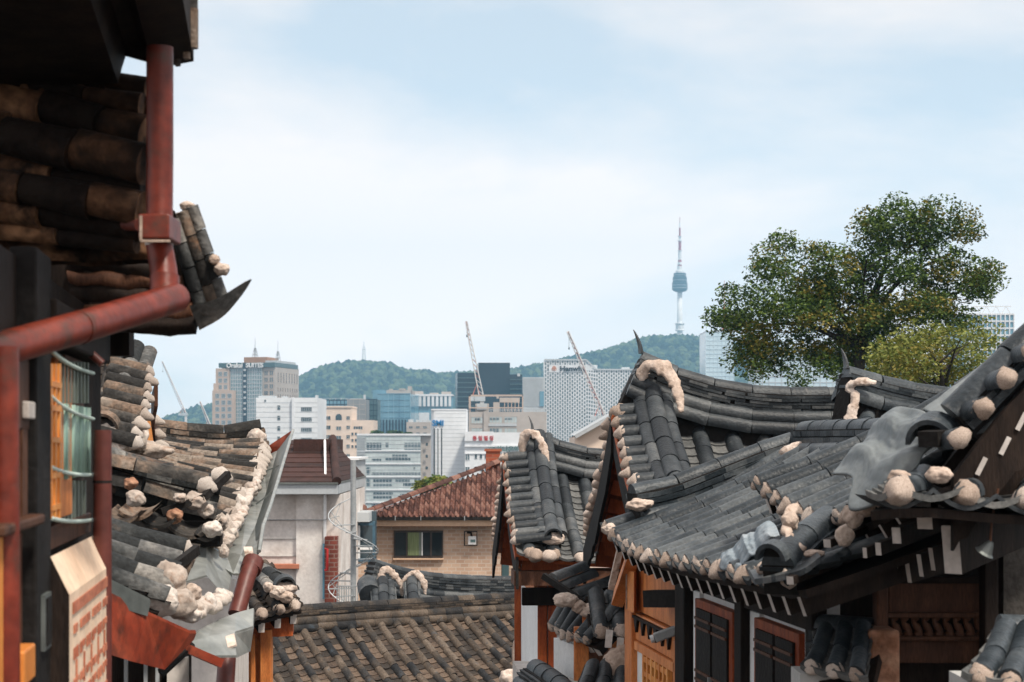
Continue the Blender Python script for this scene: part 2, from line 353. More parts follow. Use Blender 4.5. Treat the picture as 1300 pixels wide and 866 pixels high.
# ------------------------------------------------------------------ roof builders
def cap_mesh(name, m, seed, pointy=1.0):
    """lime plaster plug that closes a convex tile: unit radius, +Y outward, Z up"""
    rg = random.Random(seed); mb = MB(); n = 12
    prof = [(-.5, .98), (0.0, 1.02), (.16, 1.0), (.42, .80), (.72*pointy, .44), (.86*pointy, .12)]
    vs = []
    for y, r in prof:
        for j in range(n):
            a = 2*pi*j/n
            k = 1 + .22*nz.noise(V((math.cos(a)*1.7+seed*3.1, y*2.2, math.sin(a)*1.7))) + rg.uniform(-.08, .08)
            zz = math.sin(a)*r*k
            if zz < 0: zz *= .75
            vs.append((math.cos(a)*r*k, y + rg.uniform(-.05,.05), zz - .10*max(0, y)))
    fs = [(i*n+j, i*n+(j+1)%n, (i+1)*n+(j+1)%n, (i+1)*n+j) for i in range(len(prof)-1) for j in range(n)]
    fs.append(tuple((len(prof)-1)*n + n-1-j for j in range(n))[::-1])
    mb.add(vs, fs, 0, True)
    return mb.mesh(name, m)
CAPS = {'lime': [cap_mesh('end_cap', M['lime'], i, 1 + .25*(i % 3)) for i in range(6)],
        'lime_white': [cap_mesh('end_cap', M['lime_white'], 20+i, 1.2 + .3*(i % 3)) for i in range(6)]}
def cap(parent, p, d, nm, r, kind='lime'):
    s = r*RNG.uniform(.84, 1.0)
    return inst('end_cap', RNG.choice(CAPS[kind]), parent, frame(V(p), V(d), V(nm), (s, r*RNG.uniform(.7, 1.15), s*RNG.uniform(.95, 1.12))))
def blob(parent, p, size, kind='lime', seed=None, rough=.28, name='plaster_lump', sub=4):
    if seed is None: seed = RNG.random()*100
    bm = bmesh.new(); bmesh.ops.create_icosphere(bm, subdivisions=sub, radius=1)
    size = V(size) if hasattr(size, '__len__') else V((size,)*3)
    for v in bm.verts:
        c = v.co.copy()
        k = .92 + rough*.8*nz.noise(c*1.3 + V((seed, 0, seed))) + rough*1.1*(nz.voronoi(c*1.5 + V((seed, 3, 0)))[0][0]-.35) + rough*.55*(nz.voronoi(c*3.6 + V((seed, 3, 0)))[0][0]-.35) + rough*.22*nz.noise(c*10 + V((0, 3, seed)))
        v.co = V((c.x*size.x, c.y*size.y, c.z*size.z))*k
    me = bpy.data.meshes.new(name); bm.to_mesh(me); bm.free(); me.materials.append(M[kind])
    for q in me.polygons: q.use_smooth = True
    return inst(name, me, parent, Matrix.Translation(V(p)))
def collar(parent, pts, r, kind='lime', name='plaster_collar'):
    """rough flat band of lime plaster along a curve, facing the camera side"""
    f, L = spline(pts); n = max(16, int(L/.018)); mb = MB(); vs = []; m = 12
    for i in range(n+1):
        t = i/n; p = f(t); d = (f(min(1, t+.02))-f(max(0, t-.02))).normalized(); b = V((0, -1, .25)).normalized(); a = d.cross(b).normalized(); b = a.cross(d).normalized()
        if b.y > 0: b = -b
        e = min(1, .35 + 4*min(t, 1-t)); wv = r*1.45*e*(.82 + .5*nz.noise(p*8) + .35*nz.noise(p*25)); dv = r*.62*e
        for k in range(m):
            q = 2*pi*k/m; x = math.copysign(abs(math.cos(q))**.7, math.cos(q)); y = math.copysign(abs(math.sin(q))**.8, math.sin(q))
            c = p + a*(wv*x) + b*(dv*y); vs.append(c + V((nz.noise(c*30), nz.noise(c*30+V((4,0,0))), nz.noise(c*30+V((0,9,0)))))*r*.28)
    fs = [(i*m+k, i*m+(k+1)%m, (i+1)*m+(k+1)%m, (i+1)*m+k) for i in range(n) for k in range(m)] + [tuple(range(m-1, -1, -1)), tuple(n*m+k for k in range(m))]
    mb.add(vs, fs, 0, True)
    return mb.build(name, M[kind], parent)

class Slope:
    """one roof plane between a top curve T and an eave curve B"""
    def __init__(s, T, B, conc=.06):
        s.T, s.Lt = spline(T); s.B, s.Lb = spline(B); s.conc = conc
        s.flip = 1
        a = s.nrm(.5, .5)
    def p0(s, u, v):
        p = lerp(s.T(u), s.B(u), v); p.z -= s.conc*4*v*(1-v)*(1.25-v*.5); return p
    def side(s, u, v): return (s.p0(min(u+.01, 1.01), v) - s.p0(u-.01, v)).normalized()
    def down(s, u, v): return (s.p0(u, v+.01) - s.p0(u, v-.01)).normalized()
    def nrm(s, u, v):
        n = s.side(u, v).cross(s.down(u, v)).normalized()
        return n if n.z > 0 else -n
    def p(s, u, v, h=0): return s.p0(u, v) + s.nrm(u, v)*h

def roof_slope(house, S, tile, under, spacing=.29, r=.075, tl=.36, course=.13, capkind='lime', caps=True, jit=.0035,
               rows=None, v0=0.0, wood='wood_dark', rafters=True, deck=True, raft_in=.45, rand_end=0.0, cap_sel=None, missing=0.0, raftlen=None, deckmat=None, taper=.98, raft_end='paint_white'):
    n = rows or max(2, round(S.Lb/spacing))
    us = [(k+.5)/n for k in range(n)]
    rg = random.Random(n*17 + int(S.Lb*1000))
    mb = MB(); pend = []
    for k, u in enumerate(us):
        L = (S.p(u, 1)-S.p(u, v0)).length; m = max(1, round(L/tl)); du = rg.uniform(-.04, .04)/n
        vend = 1 + rand_end*rg.uniform(-1, 1)/max(L, .1)
        ph = rg.uniform(-.35, .35) if jit > .006 else rg.uniform(-.05, .05)
        cuts = [v0] + [v0 + (vend-v0)*((i + ph)/m) for i in range(1, m)] + [vend]
        for i in range(len(cuts)-1):
            a, b = cuts[i], cuts[i+1]
            if rg.random() < missing: continue
            g = .0025/max(L, .1)
            jx = rg.uniform(-jit, jit)*.7; jz = rg.uniform(-jit, jit)*.7
            uu = u + du
            sd = S.side(uu, (a+b)/2); nm = S.nrm(uu, (a+b)/2)
            o = sd*jx + nm*(jz + .01)
            tw = sd*rg.uniform(-jit, jit)*.8
            mb.half(S.p(uu, a+g) + o + tw, S.p(uu, b-g) + o - tw + nm*.002, sd, nm, r*taper, r*rg.uniform(.99, 1.025))
        if caps and (cap_sel is None or cap_sel(k, n)):
            pend.append((S.p(u+du, vend) + S.nrm(u, 1)*(r*.12), S.down(u, .99), S.nrm(u, 1), r, capkind))
    roof = mb.build('roof_slope', M[tile], house)
    for q in pend: cap(roof, *q)
    ub = MB()
    g = .5/n
    edges = [0.0] + us + [1.0]
    for k in range(len(edges)-1):
        u0, u1 = edges[k], edges[k+1]
        um = (u0+u1)/2; L = (S.p(um, 1)-S.p(um, v0)).length; m = max(2, round(L/course)); half = (k == 0 or k == len(edges)-2)
        dep = min(.055, (u1-u0)*S.Lb*.2)
        ns = 6
        for i in range(m):
            a = v0 + (1-v0)*i/m; b = v0 + (1-v0)*(i+1)/m + (.035/L if i == m-1 else .012/L)
            jz = rg.uniform(-jit, jit)*.6; rings = []
            for (vv, h) in ((a, 0.0), (b, .017), (b, -.002 if i < m-1 else -.012)):
                for q in range(ns+1):
                    t = q/ns
                    rings.append(S.p(u0 + (u1-u0)*t, vv, .012 + h + jz - dep*math.sin(pi*t) + dep*.35))
            fs = []
            for rr in range(2):
                for q in range(ns): fs.append((rr*(ns+1)+q, rr*(ns+1)+q+1, (rr+1)*(ns+1)+q+1, (rr+1)*(ns+1)+q))
            ub.add(rings, fs, 0, False)
    ub.build('channel_tiles', M[under], roof)
    if deck:
        db = MB(); nu, nv = max(6, n//2*2), 8; vs = []; fs = []
        for h in (-.06, -.10):
            for i in range(nu+1):
                for j in range(nv+1): vs.append(S.p(i/nu, v0 + (0.985-v0)*j/nv, h))
        st = (nu+1)*(nv+1); ix = lambda i, j, k: k*st + i*(nv+1) + j
        for i in range(nu):
            for j in range(nv):
                fs.append((ix(i,j,0), ix(i+1,j,0), ix(i+1,j+1,0), ix(i,j+1,0))); fs.append((ix(i,j,1), ix(i,j+1,1), ix(i+1,j+1,1), ix(i+1,j,1)))
            fs.append((ix(i,nv,0), ix(i+1,nv,0), ix(i+1,nv,1), ix(i,nv,1))); fs.append((ix(i,0,0), ix(i,0,1), ix(i+1,0,1), ix(i+1,0,0)))
        for j in range(nv):
            fs.append((ix(0,j,0), ix(0,j+1,0), ix(0,j+1,1), ix(0,j,1))); fs.append((ix(nu,j,0), ix(nu,j,1), ix(nu,j+1,1), ix(nu,j+1,0)))
        db.add(vs, fs); db.build('soffit_boards', M[deckmat or wood], roof)
    if rafters:
        Lm = (S.p(.5, 1)-S.p(.5, 0)).length; vi = max(.02, 1 - raft_in/Lm) if raftlen is None else max(0, 1-raftlen/Lm)
        for k, u in enumerate(us):
            rb = MB(); rb.beam(S.p(u, vi, -.14), S.p(u, 1.0-.02/Lm, -.14), .065, .10, S.nrm(u, .9), 0, 1)
            rb.build('rafter', [M[wood], M[raft_end]], roof)
    return roof

def ridge(house, pts, tile, layers=4, wd=.10, top_r=.085, tl=.34, side=True, th=.026, jit=.004, name='ridge', core='black_board', double=False, sidew=None):
    """stacked ridge; pts = line along the crest of the top tiles"""
    f, L = spline(pts); n = max(1, round(L/tl)); rg = random.Random(int(L*997)+layers)
    mb = MB()
    def fr(t):
        d = (f(min(t+.01, 1)) - f(max(t-.01, 0))).normalized(); sd = d.cross(UP).normalized(); return d, sd, sd.cross(d)
    def seg(a, b):
        return f(a), f(b), *fr((a+b)/2)[1:]
    for i in range(n):
        g = .003/L; a, b = i/n + g, (i+1)/n - g
        p0, p1, sd, nm = seg(a, b); j = sd*rg.uniform(-jit, jit) + nm*rg.uniform(-jit, jit)*.5
        if double:
            for e in (-1, 1):
                mb.half(p0 - nm*top_r*1.5 + j + sd*e*top_r*1.3, p1 - nm*top_r*1.5 + j + sd*e*top_r*1.3, sd, nm, top_r*.80, top_r*.84)
        mb.half(p0 - nm*top_r + j, p1 - nm*top_r + j, sd, nm, top_r*.95, top_r*1.02)
    z = top_r
    for l in range(layers):
        ph = rg.random()
        cuts = sorted(set([0.0, 1.0] + [x for x in ((k + ph)/n for k in range(0, n, 2)) if 0.02 < x < .98]))
        wl = wd*(1.0 + .15*(l % 2)) + l*.006
        for a, b in zip(cuts[:-1], cuts[1:]):
            p0, p1, sd, nm = seg(a + .002/L, b - .002/L); e = rg.uniform(-jit, jit)*.9
            m = 4
            for k in range(m):
                q0, q1 = f(lerp(a, b, k/m)), f(lerp(a, b, (k+1)/m))
                vs = []
                for q in (q0, q1):
                    c = q - nm*(z + rg.uniform(0, .002)) + sd*e
                    vs += [c - sd*wl, c + sd*wl, c + sd*wl*.97 - nm*th*.82, c - sd*wl*.97 - nm*th*.82]
                mb.add(vs, [(0,1,5,4),(1,2,6,5),(2,3,7,6),(3,0,4,7),(3,2,1,0),(4,5,6,7)])
        z += th
    if side:
        rs = top_r*.86; z += rs*.75
        for lev in range(int(side)):
            for e in (-1, 1):
                for i in range(n):
                    g = .003/L; a, b = i/n + g, (i+1)/n - g
                    d_, sd, nm = fr((a+b)/2); jz = rg.uniform(-jit, jit)*.6
                    oo = [-fr(t)[2]*z + fr(t)[1]*e*((sidew or wd)*.95 + lev*.03) + nm*jz for t in (a, b)]
                    mb.half(f(a) + oo[0], f(b) + oo[1], sd*e, nm, rs*.97, rs*1.02, a0=-.75, a1=pi*.85)
            z += rs*1.35
    o = roof = mb.build(name, M[tile], house)
    cb = MB(); k = max(3, n)
    cs = []
    for i in range(k+1):
        t = i/k; d, sd, nm = fr(t); c = f(t); ww = wd*.8
        cs += [c - sd*ww - nm*top_r*.9, c + sd*ww - nm*top_r*.9, c + sd*ww*1.1 - nm*(z+.12), c - sd*ww*1.1 - nm*(z+.12)]
    fs = [(3,2,1,0), tuple(4*k+q for q in range(4))]
    for i in range(k):
        for q in range(4): fs.append((4*i+q, 4*i+(q+1)%4, 4*i+4+(q+1)%4, 4*i+4+q))
    cb.add(cs, fs); cb.build('ridge_core', M[core], roof)
    return o

def verge(house, pts, out, tile, spacing=.165, L=.36, r=.07, kind='lime', tilt=.10, caps=True, jit=.006):
    """short tiles laid across a gable edge; pts from ridge to eave on the outer edge line"""
    f, T = spline(pts); n = max(2, round(T/spacing)); mb = MB(); pend = []; rg = random.Random(int(T*1000)+3)
    out = V(out).normalized()
    for i in range(n):
        t = (i+.5)/n; p = f(t); dn = (f(min(1, t+.02))-f(max(0, t-.02))).normalized()
        d = (out - UP*tilt).normalized(); nm = dn.cross(d).normalized()
        if nm.z < 0: nm = -nm
        sd = d.cross(nm).normalized(); o = sd*rg.uniform(-jit, jit)
        e = rg.uniform(-.02, .02)
        mb.half(p - d*L + o + nm*.02, p + d*e + o + nm*.02, sd, nm, r*.95, r*1.03)
        if caps: pend.append((p + d*e + o + nm*.02, d, nm, r*1.0, kind))
    o = mb.build('verge_tiles', M[tile], house)
    for q in pend: cap(o, *q)
    return o

def board(roof, pts, out, h=.26, th=.03, m='black_board', name='gable_board', off=0.0, drop=.05, ragged=.0):
    f, T = spline(pts); n = 14; out = V(out).normalized(); mb = MB(); vs = []; fs = []
    for i in range(n+1):
        p = f(i/n) + out*off; rr = ragged*RNG.uniform(-1, 1)
        vs += [p - UP*drop, p + out*th - UP*drop, p + out*th - UP*(drop+h+rr), p - UP*(drop+h+rr)]
    for i in range(n):
        for q in range(4): fs.append((4*i+q, 4*i+(q+1)%4, 4*i+4+(q+1)%4, 4*i+4+q))
    fs += [(3,2,1,0), tuple(4*n+q for q in range(4))]
    mb.add(vs, fs); return mb.build(name, M[m], roof)

def horn(roof, p, d, size=.30, wd=.16, tile='tile', lean=.25):
    """upturned end tile standing at the tip of a ridge; d = outward"""
    d = V((d[0], d[1], 0)).normalized(); sd = d.cross(UP); mb = MB(); vs = []; n = 8
    for th in (0, .022):
        for i in range(n+1):
            t = i/n; ww = wd*(1-t**2.6)*.5 + .005; c = V(p) + UP*(size*(t-.25)) + d*(lean*size*(t**1.7)) + d*th*(1-t*.7)
            vs += [c - sd*ww, c + sd*ww]
    k = 2*(n+1); fs = []
    for i in range(n):
        a = 2*i; fs += [(a, a+1, a+3, a+2), (k+a+1, k+a, k+a+2, k+a+3), (a, a+2, k+a+2, k+a), (a+1, k+a+1, k+a+3, a+3)]
    fs += [(0, k, k+1, 1), (k-2, k-1, 2*k-1, 2*k-2)]
    mb.add(vs, fs); return mb.build('ridge_horn_tile', M[tile], roof)

def arch_end(roof, p, d, r, tile='tile', ln=.10, kind='lime', thick=.022, face=True):
    """hollow tile end of a hip ridge with plaster set back inside; d = outward"""
    d = V(d).normalized(); sd = d.cross(UP).normalized(); nm = sd.cross(d); mb = MB(); n = 12; vs = []
    for q, e in ((0, 0), (ln, 0), (ln, 1), (0, 1)):
        rr = r - thick*e
        for i in range(n+1):
            a = pi*i/n; vs.append(V(p) + d*q + sd*rr*math.cos(a) + nm*rr*math.sin(a)*1.05)
    k = n+1; fs = []
    for a, b in ((0,1),(1,2),(2,3),(3,0)):
        for i in range(n): fs.append((a*k+i, a*k+i+1, b*k+i+1, b*k+i))
    mb.add(vs, fs); o = mb.build('ridge_end_tile', M[tile], roof)
    db = MB(); vv = [V(p) + d*.015 + sd*(r-thick)*math.cos(pi*i/n) + nm*(r-thick)*math.sin(pi*i/n) for i in range(n+1)]
    db.add(vv, [tuple(range(n+1))]); db.build('hollow_shade', M['black_board'], roof)  # black disc painted in as the shade inside the hollow end
    if face: blob(roof, V(p) + d*(ln*.2) - nm*r*.45, (r*1.25, r*.8, r*.75), kind, rough=.22)
    return o
# ------------------------------------------------------------------ terrain, haze, far city
def gz(x, y):
    """ground height: the lane falls away from the camera to the city below"""
    a = -1.65 - .085*max(0, min(y, 60)); b = -6.75 - (max(60, min(y, 420))-60)/360*39.5
    return a if y < 60 else b
gm = MB(); ys = [-55, -30, -10, 0, 10, 20, 30, 40, 50, 60, 90, 150, 250, 420, 700, 1200, 2000, 2600, 3200, 4300]
xs = [-2300, -1500, -900, -500, -250, -120, -60, -25, -10, -4, 0, 4, 10, 25, 60, 120, 250, 500, 900, 1500, 2300]
gm.add([(x, y, gz(x, y)) for y in ys for x in xs], [(j*len(xs)+i, j*len(xs)+i+1, (j+1)*len(xs)+i+1, (j+1)*len(xs)+i) for j in range(len(ys)-1) for i in range(len(xs)-1)])
struct(gm.build('ground', M['ground']))

# wooded hills behind the city : crest line measured against the sky
CR = [(-60, 565), (130, 550), (215, 536), (245, 521), (275, 514), (330, 500), (388, 476), (420, 464), (450, 459), (485, 461), (515, 470), (560, 475), (585, 474), (620, 473),
      (652, 469), (690, 463), (730, 453), (765, 446), (800, 435), (825, 429), (850, 427), (895, 430), (940, 436), (1010, 446), (1100, 462), (1200, 485), (1400, 530), (1500, 555)]
HD = 3250.0
def crest(px):
    for (a, ya), (b, yb) in zip(CR[:-1], CR[1:]):
        if px <= b: return lerp(ya, yb, max(0, (px-a)/(b-a)))
    return CR[-1][1]
def hill(x, y):
    px = 650 + x*F/HD; top = (HY - crest(px))/F*HD - 7
    t = (y - (HD-900))/900 if y < HD else 1 - (y-HD)/900
    t = max(0, min(1, t)); k = t*t*(3-2*t)
    ridges = .16*nz.noise(V((x*.004, y*.0022, 1)))*(1-k)*k*4
    return -46 + (top+46)*(k*(1+ridges)) + 3*nz.noise(V((x*.02, y*.02, 0)))*k
hm = MB(); NX, NY = 190, 46
for j in range(NY+1):
    for i in range(NX+1):
        x = -1020 + 2280*i/NX; y = HD-900 + 1750*j/NY; hm.v.append(V((x, y, hill(x, y))))
for j in range(NY):
    for i in range(NX): hm.f.append([j*(NX+1)+i, j*(NX+1)+i+1, (j+1)*(NX+1)+i+1, (j+1)*(NX+1)+i]); hm.m.append(0); hm.sm.append(True)
M['hill'] = mat('wooded_slope', [(.018,.034,.014),(.035,.055,.022),(.055,.075,.032)], .03, 0, .95, 0, .08, .35, spec=.05)
M['forest'] = mat('far_tree_crowns', [(.006,.018,.008),(.028,.052,.020),(.08,.105,.042)], .012, .8, .95, 0, .15, .4, spec=.05)
struct(hm.build('hills', M['hill']))
fm = MB(); bmx = bmesh.new(); bmesh.ops.create_icosphere(bmx, subdivisions=1, radius=1)
iv = [v.co.copy() for v in bmx.verts]; iff = [tuple(v.index for v in f.verts) for f in bmx.faces]; bmx.free()
rg = random.Random(5)
for i in range(5200):
    px = rg.uniform(205, 1010); x = (px-650)/F*HD
    y = HD + (-rg.random()**1.7*620 if i > 900 else rg.uniform(-30, 25)); x *= y/HD
    r = rg.uniform(4.5, 8.5) if i > 900 else rg.uniform(3.5, 8.0); z = hill(x, y); h = rg.uniform(.8, 1.25)
    fm.add([(x + c.x*r*rg.uniform(.75, 1.2), y + c.y*r*rg.uniform(.75, 1.2), z + r*.35*h + c.z*r*h*rg.uniform(.75, 1.15)) for c in iv], iff, 0, False)
fo = fm.build('forest', M['forest']); tag(fo, 'far wood of round tree crowns covering the blue hills behind the city', 'forest', kind='stuff')

# the air: pale, even haze round everything
hz = MB(); hz.box(-2320, 2320, -58, 4320, -52, 470)
HZ = bpy.data.materials.new('haze'); HZ.use_nodes = True; t = HZ.node_tree; t.nodes.clear()
vo = t.nodes.new('ShaderNodeVolumePrincipled'); vo.inputs['Color'].default_value = (.38, .71, 1.0, 1); vo.inputs['Density'].default_value = .00021
vo.inputs['Anisotropy'].default_value = 0.0
oo = t.nodes.new('ShaderNodeOutputMaterial'); t.links.new(vo.outputs[0], oo.inputs['Volume'])
ho = hz.build('haze', HZ); tag(ho, 'thin blue haze hanging over the city and hills', 'haze', kind='stuff')

def text_mesh(parent, name, s, size, mat_, loc, rot=(pi/2, 0, 0), extrude=.02, bold=0.0, align='LEFT', sx=1.0):
    c = bpy.data.curves.new('t', 'FONT'); c.body = s; c.size = size; c.extrude = extrude; c.offset = bold; c.align_x = align
    o = bpy.data.objects.new('t', c); COL.objects.link(o)
    dg = bpy.context.evaluated_depsgraph_get(); me = bpy.data.meshes.new_from_object(o.evaluated_get(dg)); bpy.data.objects.remove(o)
    me.name = name; me.materials.clear(); me.materials.append(mat_)
    q = bpy.data.objects.new(name, me); COL.objects.link(q); q.parent = parent; q.location = loc; q.rotation_euler = rot; q.scale = (sx, 1, 1)
    return q

class Bld:
    """a building in its own frame: x along the front, y into depth, z up; measured in photo pixels at its front"""
    def __init__(b, kind, label, cat, px0, px1, ytop, D, depth, m, yaw=0.0, zb=-46.0, group='city buildings below the hills', solid=True):
        b.D = D; b.s = D/F; b.px0 = px0; b.c = math.cos(R_(yaw)); b.zb = zb; b.x0 = (px0-650)*b.s
        b.o = thing(kind, label, cat, (b.x0, D, zb), R_(yaw), group)
        b.W = (px1-px0)*b.s/b.c; b.H = (HY-ytop)*b.s - zb; b.depth = depth
        if solid: b.box('wall', px0, px1, ytop, None, 0, depth, m)
    def X(b, px): return (px-b.px0)*b.s/b.c
    def Z(b, y): return 0 if y is None else (HY-y)*b.s - b.zb
    def box(b, name, px0, px1, y0, y1, d0, d1, m, parent=None, label=None):
        k = MB(); k.box(b.X(px0), b.X(px1), d0, d1, b.Z(y1), b.Z(y0)); o = k.build(name, M[m], parent or b.o, True)
        if label: o['label'] = label
        return o
    def boxes(b, name, lst, m, parent=None):
        k = MB()
        for px0, px1, y0, y1, d0, d1 in lst: k.box(b.X(px0), b.X(px1), d0, d1, b.Z(y1), b.Z(y0))
        return k.build(name, M[m], parent or b.o, True)
    def wins(b, xs_, ys_, w, h, m='c_win', fm_='c_line', name='window', mull=0, fr=.08, sidex=None):
        """same window repeated: frame proud of the wall, pane and mullions set inside it"""
        W, H = w*b.s/b.c, h*b.s; k = MB(); f = max(.05, fr*min(W, H)); dp = .12
        for (x0, x1, z0, z1) in ((0, W, 0, f), (0, W, H-f, H), (0, f, f, H-f), (W-f, W, f, H-f)): k.box(x0, x1, -dp, .05, z0, z1, 1)
        for q in range(mull):
            x = W*(q+1)/(mull+1); k.box(x-f*.4, x+f*.4, -dp*.9, .05, f, H-f, 1)
        k.box(f, W-f, -.04, .06, f, H-f, 0)
        me = k.mesh(name, [M[m], M[fm_]])
        for x in xs_:
            for y in ys_:
                o = bpy.data.objects.new(name, me); COL.objects.link(o); o.parent = b.o
                if sidex is None: o.location = (b.X(x), 0, b.Z(y) - H)
                else: o.location = (b.W, x, b.Z(y) - H); o.rotation_euler = (0, 0, pi/2)
    def text(b, s, px, y, hpx, m, extrude=.15, bold=0, sx=1.0, d=-.2, name='sign_lettering'):
        return text_mesh(b.o, name, s, hpx*b.s*1.38, M[m], (b.X(px), d, b.Z(y)), (pi/2, 0, 0), extrude, bold, 'LEFT', sx)
    def grid(b, name, px0, px1, y0, y1, nx, ny, m, t=.14, dp=.14, parent=None, base=0.0):
        k = MB(); X0, X1, Z0, Z1 = b.X(px0), b.X(px1), b.Z(y1), b.Z(y0)
        for i in range(nx+1): x = lerp(X0, X1, i/nx); k.box(x-t/2, x+t/2, base-dp, base+.02, Z0, Z1)
        for j in range(ny+1): z = lerp(Z0, Z1, j/ny); k.box(X0-t/2, X1+t/2, base-dp*.8, base+.02, z-t*.7, z+t*.7)
        return k.build(name, M[m], parent or b.o, True)
def antenna(parent, x, y, z, h, r, m='steel', rungs=0, wbase=None, name='antenna'):
    k = MB(); wb = wbase or r*4
    k.tube([(x, y, z), (x, y, z+h)], [r, r*.4], 6)
    if rungs:
        for e in ((-1,-1),(1,-1),(1,1),(-1,1)): k.tube([(x+e[0]*wb, y+e[1]*wb, z), (x+e[0]*wb*.25, y+e[1]*wb*.25, z+h*.5)], r*.7, 5)
        for i in range(rungs):
            q = wb*(1-.75*i/rungs); zz = z + h*.5*i/rungs
            k.box(x-q, x+q, y-q, y+q, zz, zz+r*1.2)
    return k.build(name, M[m], parent, True)
GB = 'tall city buildings below the hills'
# --- hotel tower
b = Bld('hotel_tower', 'grey glass and beige stone hotel tower with white roof lettering and two aerials', 'building', 282, 352, 466, 950, 34, 'c_stone2', -14, group=GB)
b.box('glass_front', 294, 335, 468, 640, -.8, .1, 'c_glass'); b.grid('mullions', 294, 335, 468, 640, 13, 36, 'c_lgrey', .22, .2, base=-.8)
b.box('top_band', 278.5, 352, 461, 467, -1.0, 33, 'c_teal'); b.box('stair_strip', 311, 316, 461, 640, -1.6, .1, 'c_dark')
b.boxes('stair_landing', [(312, 315, 469+7*i, 471.5+7*i, -1.9, -1.5) for i in range(9)], 'c_lgrey')
b.box('stone_bay', 275, 293, 468, None, -1.5, 24, 'c_stone'); b.box('lower_bay', 273, 301, 496, None, -4, 20, 'c_stone'); b.box('middle_bay', 273, 279, 487, None, -2.5, 24, 'c_stone')
b.wins([278.5, 285.5], [472+8.4*i for i in range(3)], 5, 6, 'c_win', 'c_lgrey', mull=2)
for o in list(b.o.children)[-6:]: o.location.y = -1.5
b.wins([277, 285, 293], [500+8.4*i for i in range(6)], 5.5, 6, 'c_win', 'c_lgrey', mull=2)
for o in list(b.o.children)[-18:]: o.location.y = -4
b.wins([337, 344], [471+8.4*i for i in range(5)], 5.5, 6.5, 'c_win', 'c_stone', mull=1)
b.wins([3, 7, 11, 15, 19, 23, 27, 30.5], [473+8.4*i for i in range(1)], 3.0, 13, 'c_win', 'c_stone', sidex=1); b.wins([3, 6.5, 10, 13.5, 17, 20.5, 24, 27.5, 30.5], [492, 500.4], 2.4, 5, 'c_win', 'c_stone', sidex=1)
b.box('roof_house', 303, 334, 453, 461.2, 8, 24, 'c_brown'); b.box('roof_rim', 336, 351.5, 458, 461.2, 3, 30, 'c_lgrey')
antenna(b.o, b.X(314), 12, b.Z(454), 11, .20, 'steel', 3, 1.3); antenna(b.o, b.X(346), 10, b.Z(459), 11, .18, 'steel', 3, 1.2)
b.text('Orakai  SUITES', 289.5, 467, 5.6, 'white_metal', .3, .10, 1.02, -1.8)
# --- white clad block
b = Bld('office_block', 'white panelled office block with few small dark windows', 'building', 325, 403, 505, 620, 30, 'c_white', 0, group=GB)
b.boxes('panel_joint', [(324.8, 403.2, y, y+.55, -.05, .1) for y in (511, 516.5, 523, 529.5, 536, 543, 549.5, 556, 562, 569)], 'c_line')
b.boxes('corner_return', [(371, 374, 504.6, None, -1.2, .1)], 'c_white')
b.wins([352], [514.5+13.2*i for i in range(6)], 4, 6, 'c_win', 'c_line'); b.wins([382], [516.5+13*i for i in range(5)], 14, 6, 'c_win', 'c_line', mull=5)
b.wins([335.5], [507.5], 2.4, 2.6, 'c_win', 'c_line'); b.boxes('roof_plant', [(326, 346, 502, 505, 4, 12), (356, 362, 503, 505, 3, 8), (399, 402, 501.5, 505, 3, 6)], 'c_lgrey')
# --- beige block with arched window
b = Bld('office_block', 'pale beige office block with rows of windows and a round red emblem', 'building', 403, 446, 517, 700, 26, 'c_beige', 0, group=GB)
b.box('wing', 446, 474, 533.5, None, .3, 22, 'c_beige'); b.box('parapet', 402.5, 446.5, 515.5, 517.5, -.4, 26, 'c_beige')
b.wins([405], [528+12*i for i in range(8)], 15, 5.4, 'c_win', 'c_beige', mull=3); b.wins([426.5], [541+12*i for i in range(7)], 7, 5.4, 'c_win', 'c_beige', mull=1)
b.wins([439.5], [528+12*i for i in range(8)], 5, 5.4, 'c_win', 'c_beige', mull=1)
for i in range(6): b.wins([448.5], [541+12*i], 12, 5.2, 'c_win', 'c_beige', mull=3); 
for o in list(b.o.children)[-6:]: o.location.y = .3
k = MB(); c = (b.X(430), b.Z(529.5)); rr = 4*b.s
k.add([(c[0]+rr*math.cos(pi*i/12), -.06, c[1]+rr*math.sin(pi*i/12)) for i in range(13)] + [(c[0]-rr, -.06, c[1]-4*b.s), (c[0]+rr, -.06, c[1]-4*b.s)], [tuple(range(15))]); k.build('arched_window', M['c_win'], b.o, True)
k = MB(); k.lathe([(3.0*b.s, 0), (3.0*b.s, .3), (2.2*b.s, .3), (2.2*b.s, .05)], n=24); k.lathe([(1.2*b.s, 0), (1.2*b.s, .3)], n=12)
k.box(-2.6*b.s, 2.6*b.s, -.35*b.s, .35*b.s, .02, .28)
em = k.build('emblem', M['c_red'], b.o, True); em.location = (b.X(407), -.1, b.Z(520)); em.rotation_euler = (pi/2, 0, 0)
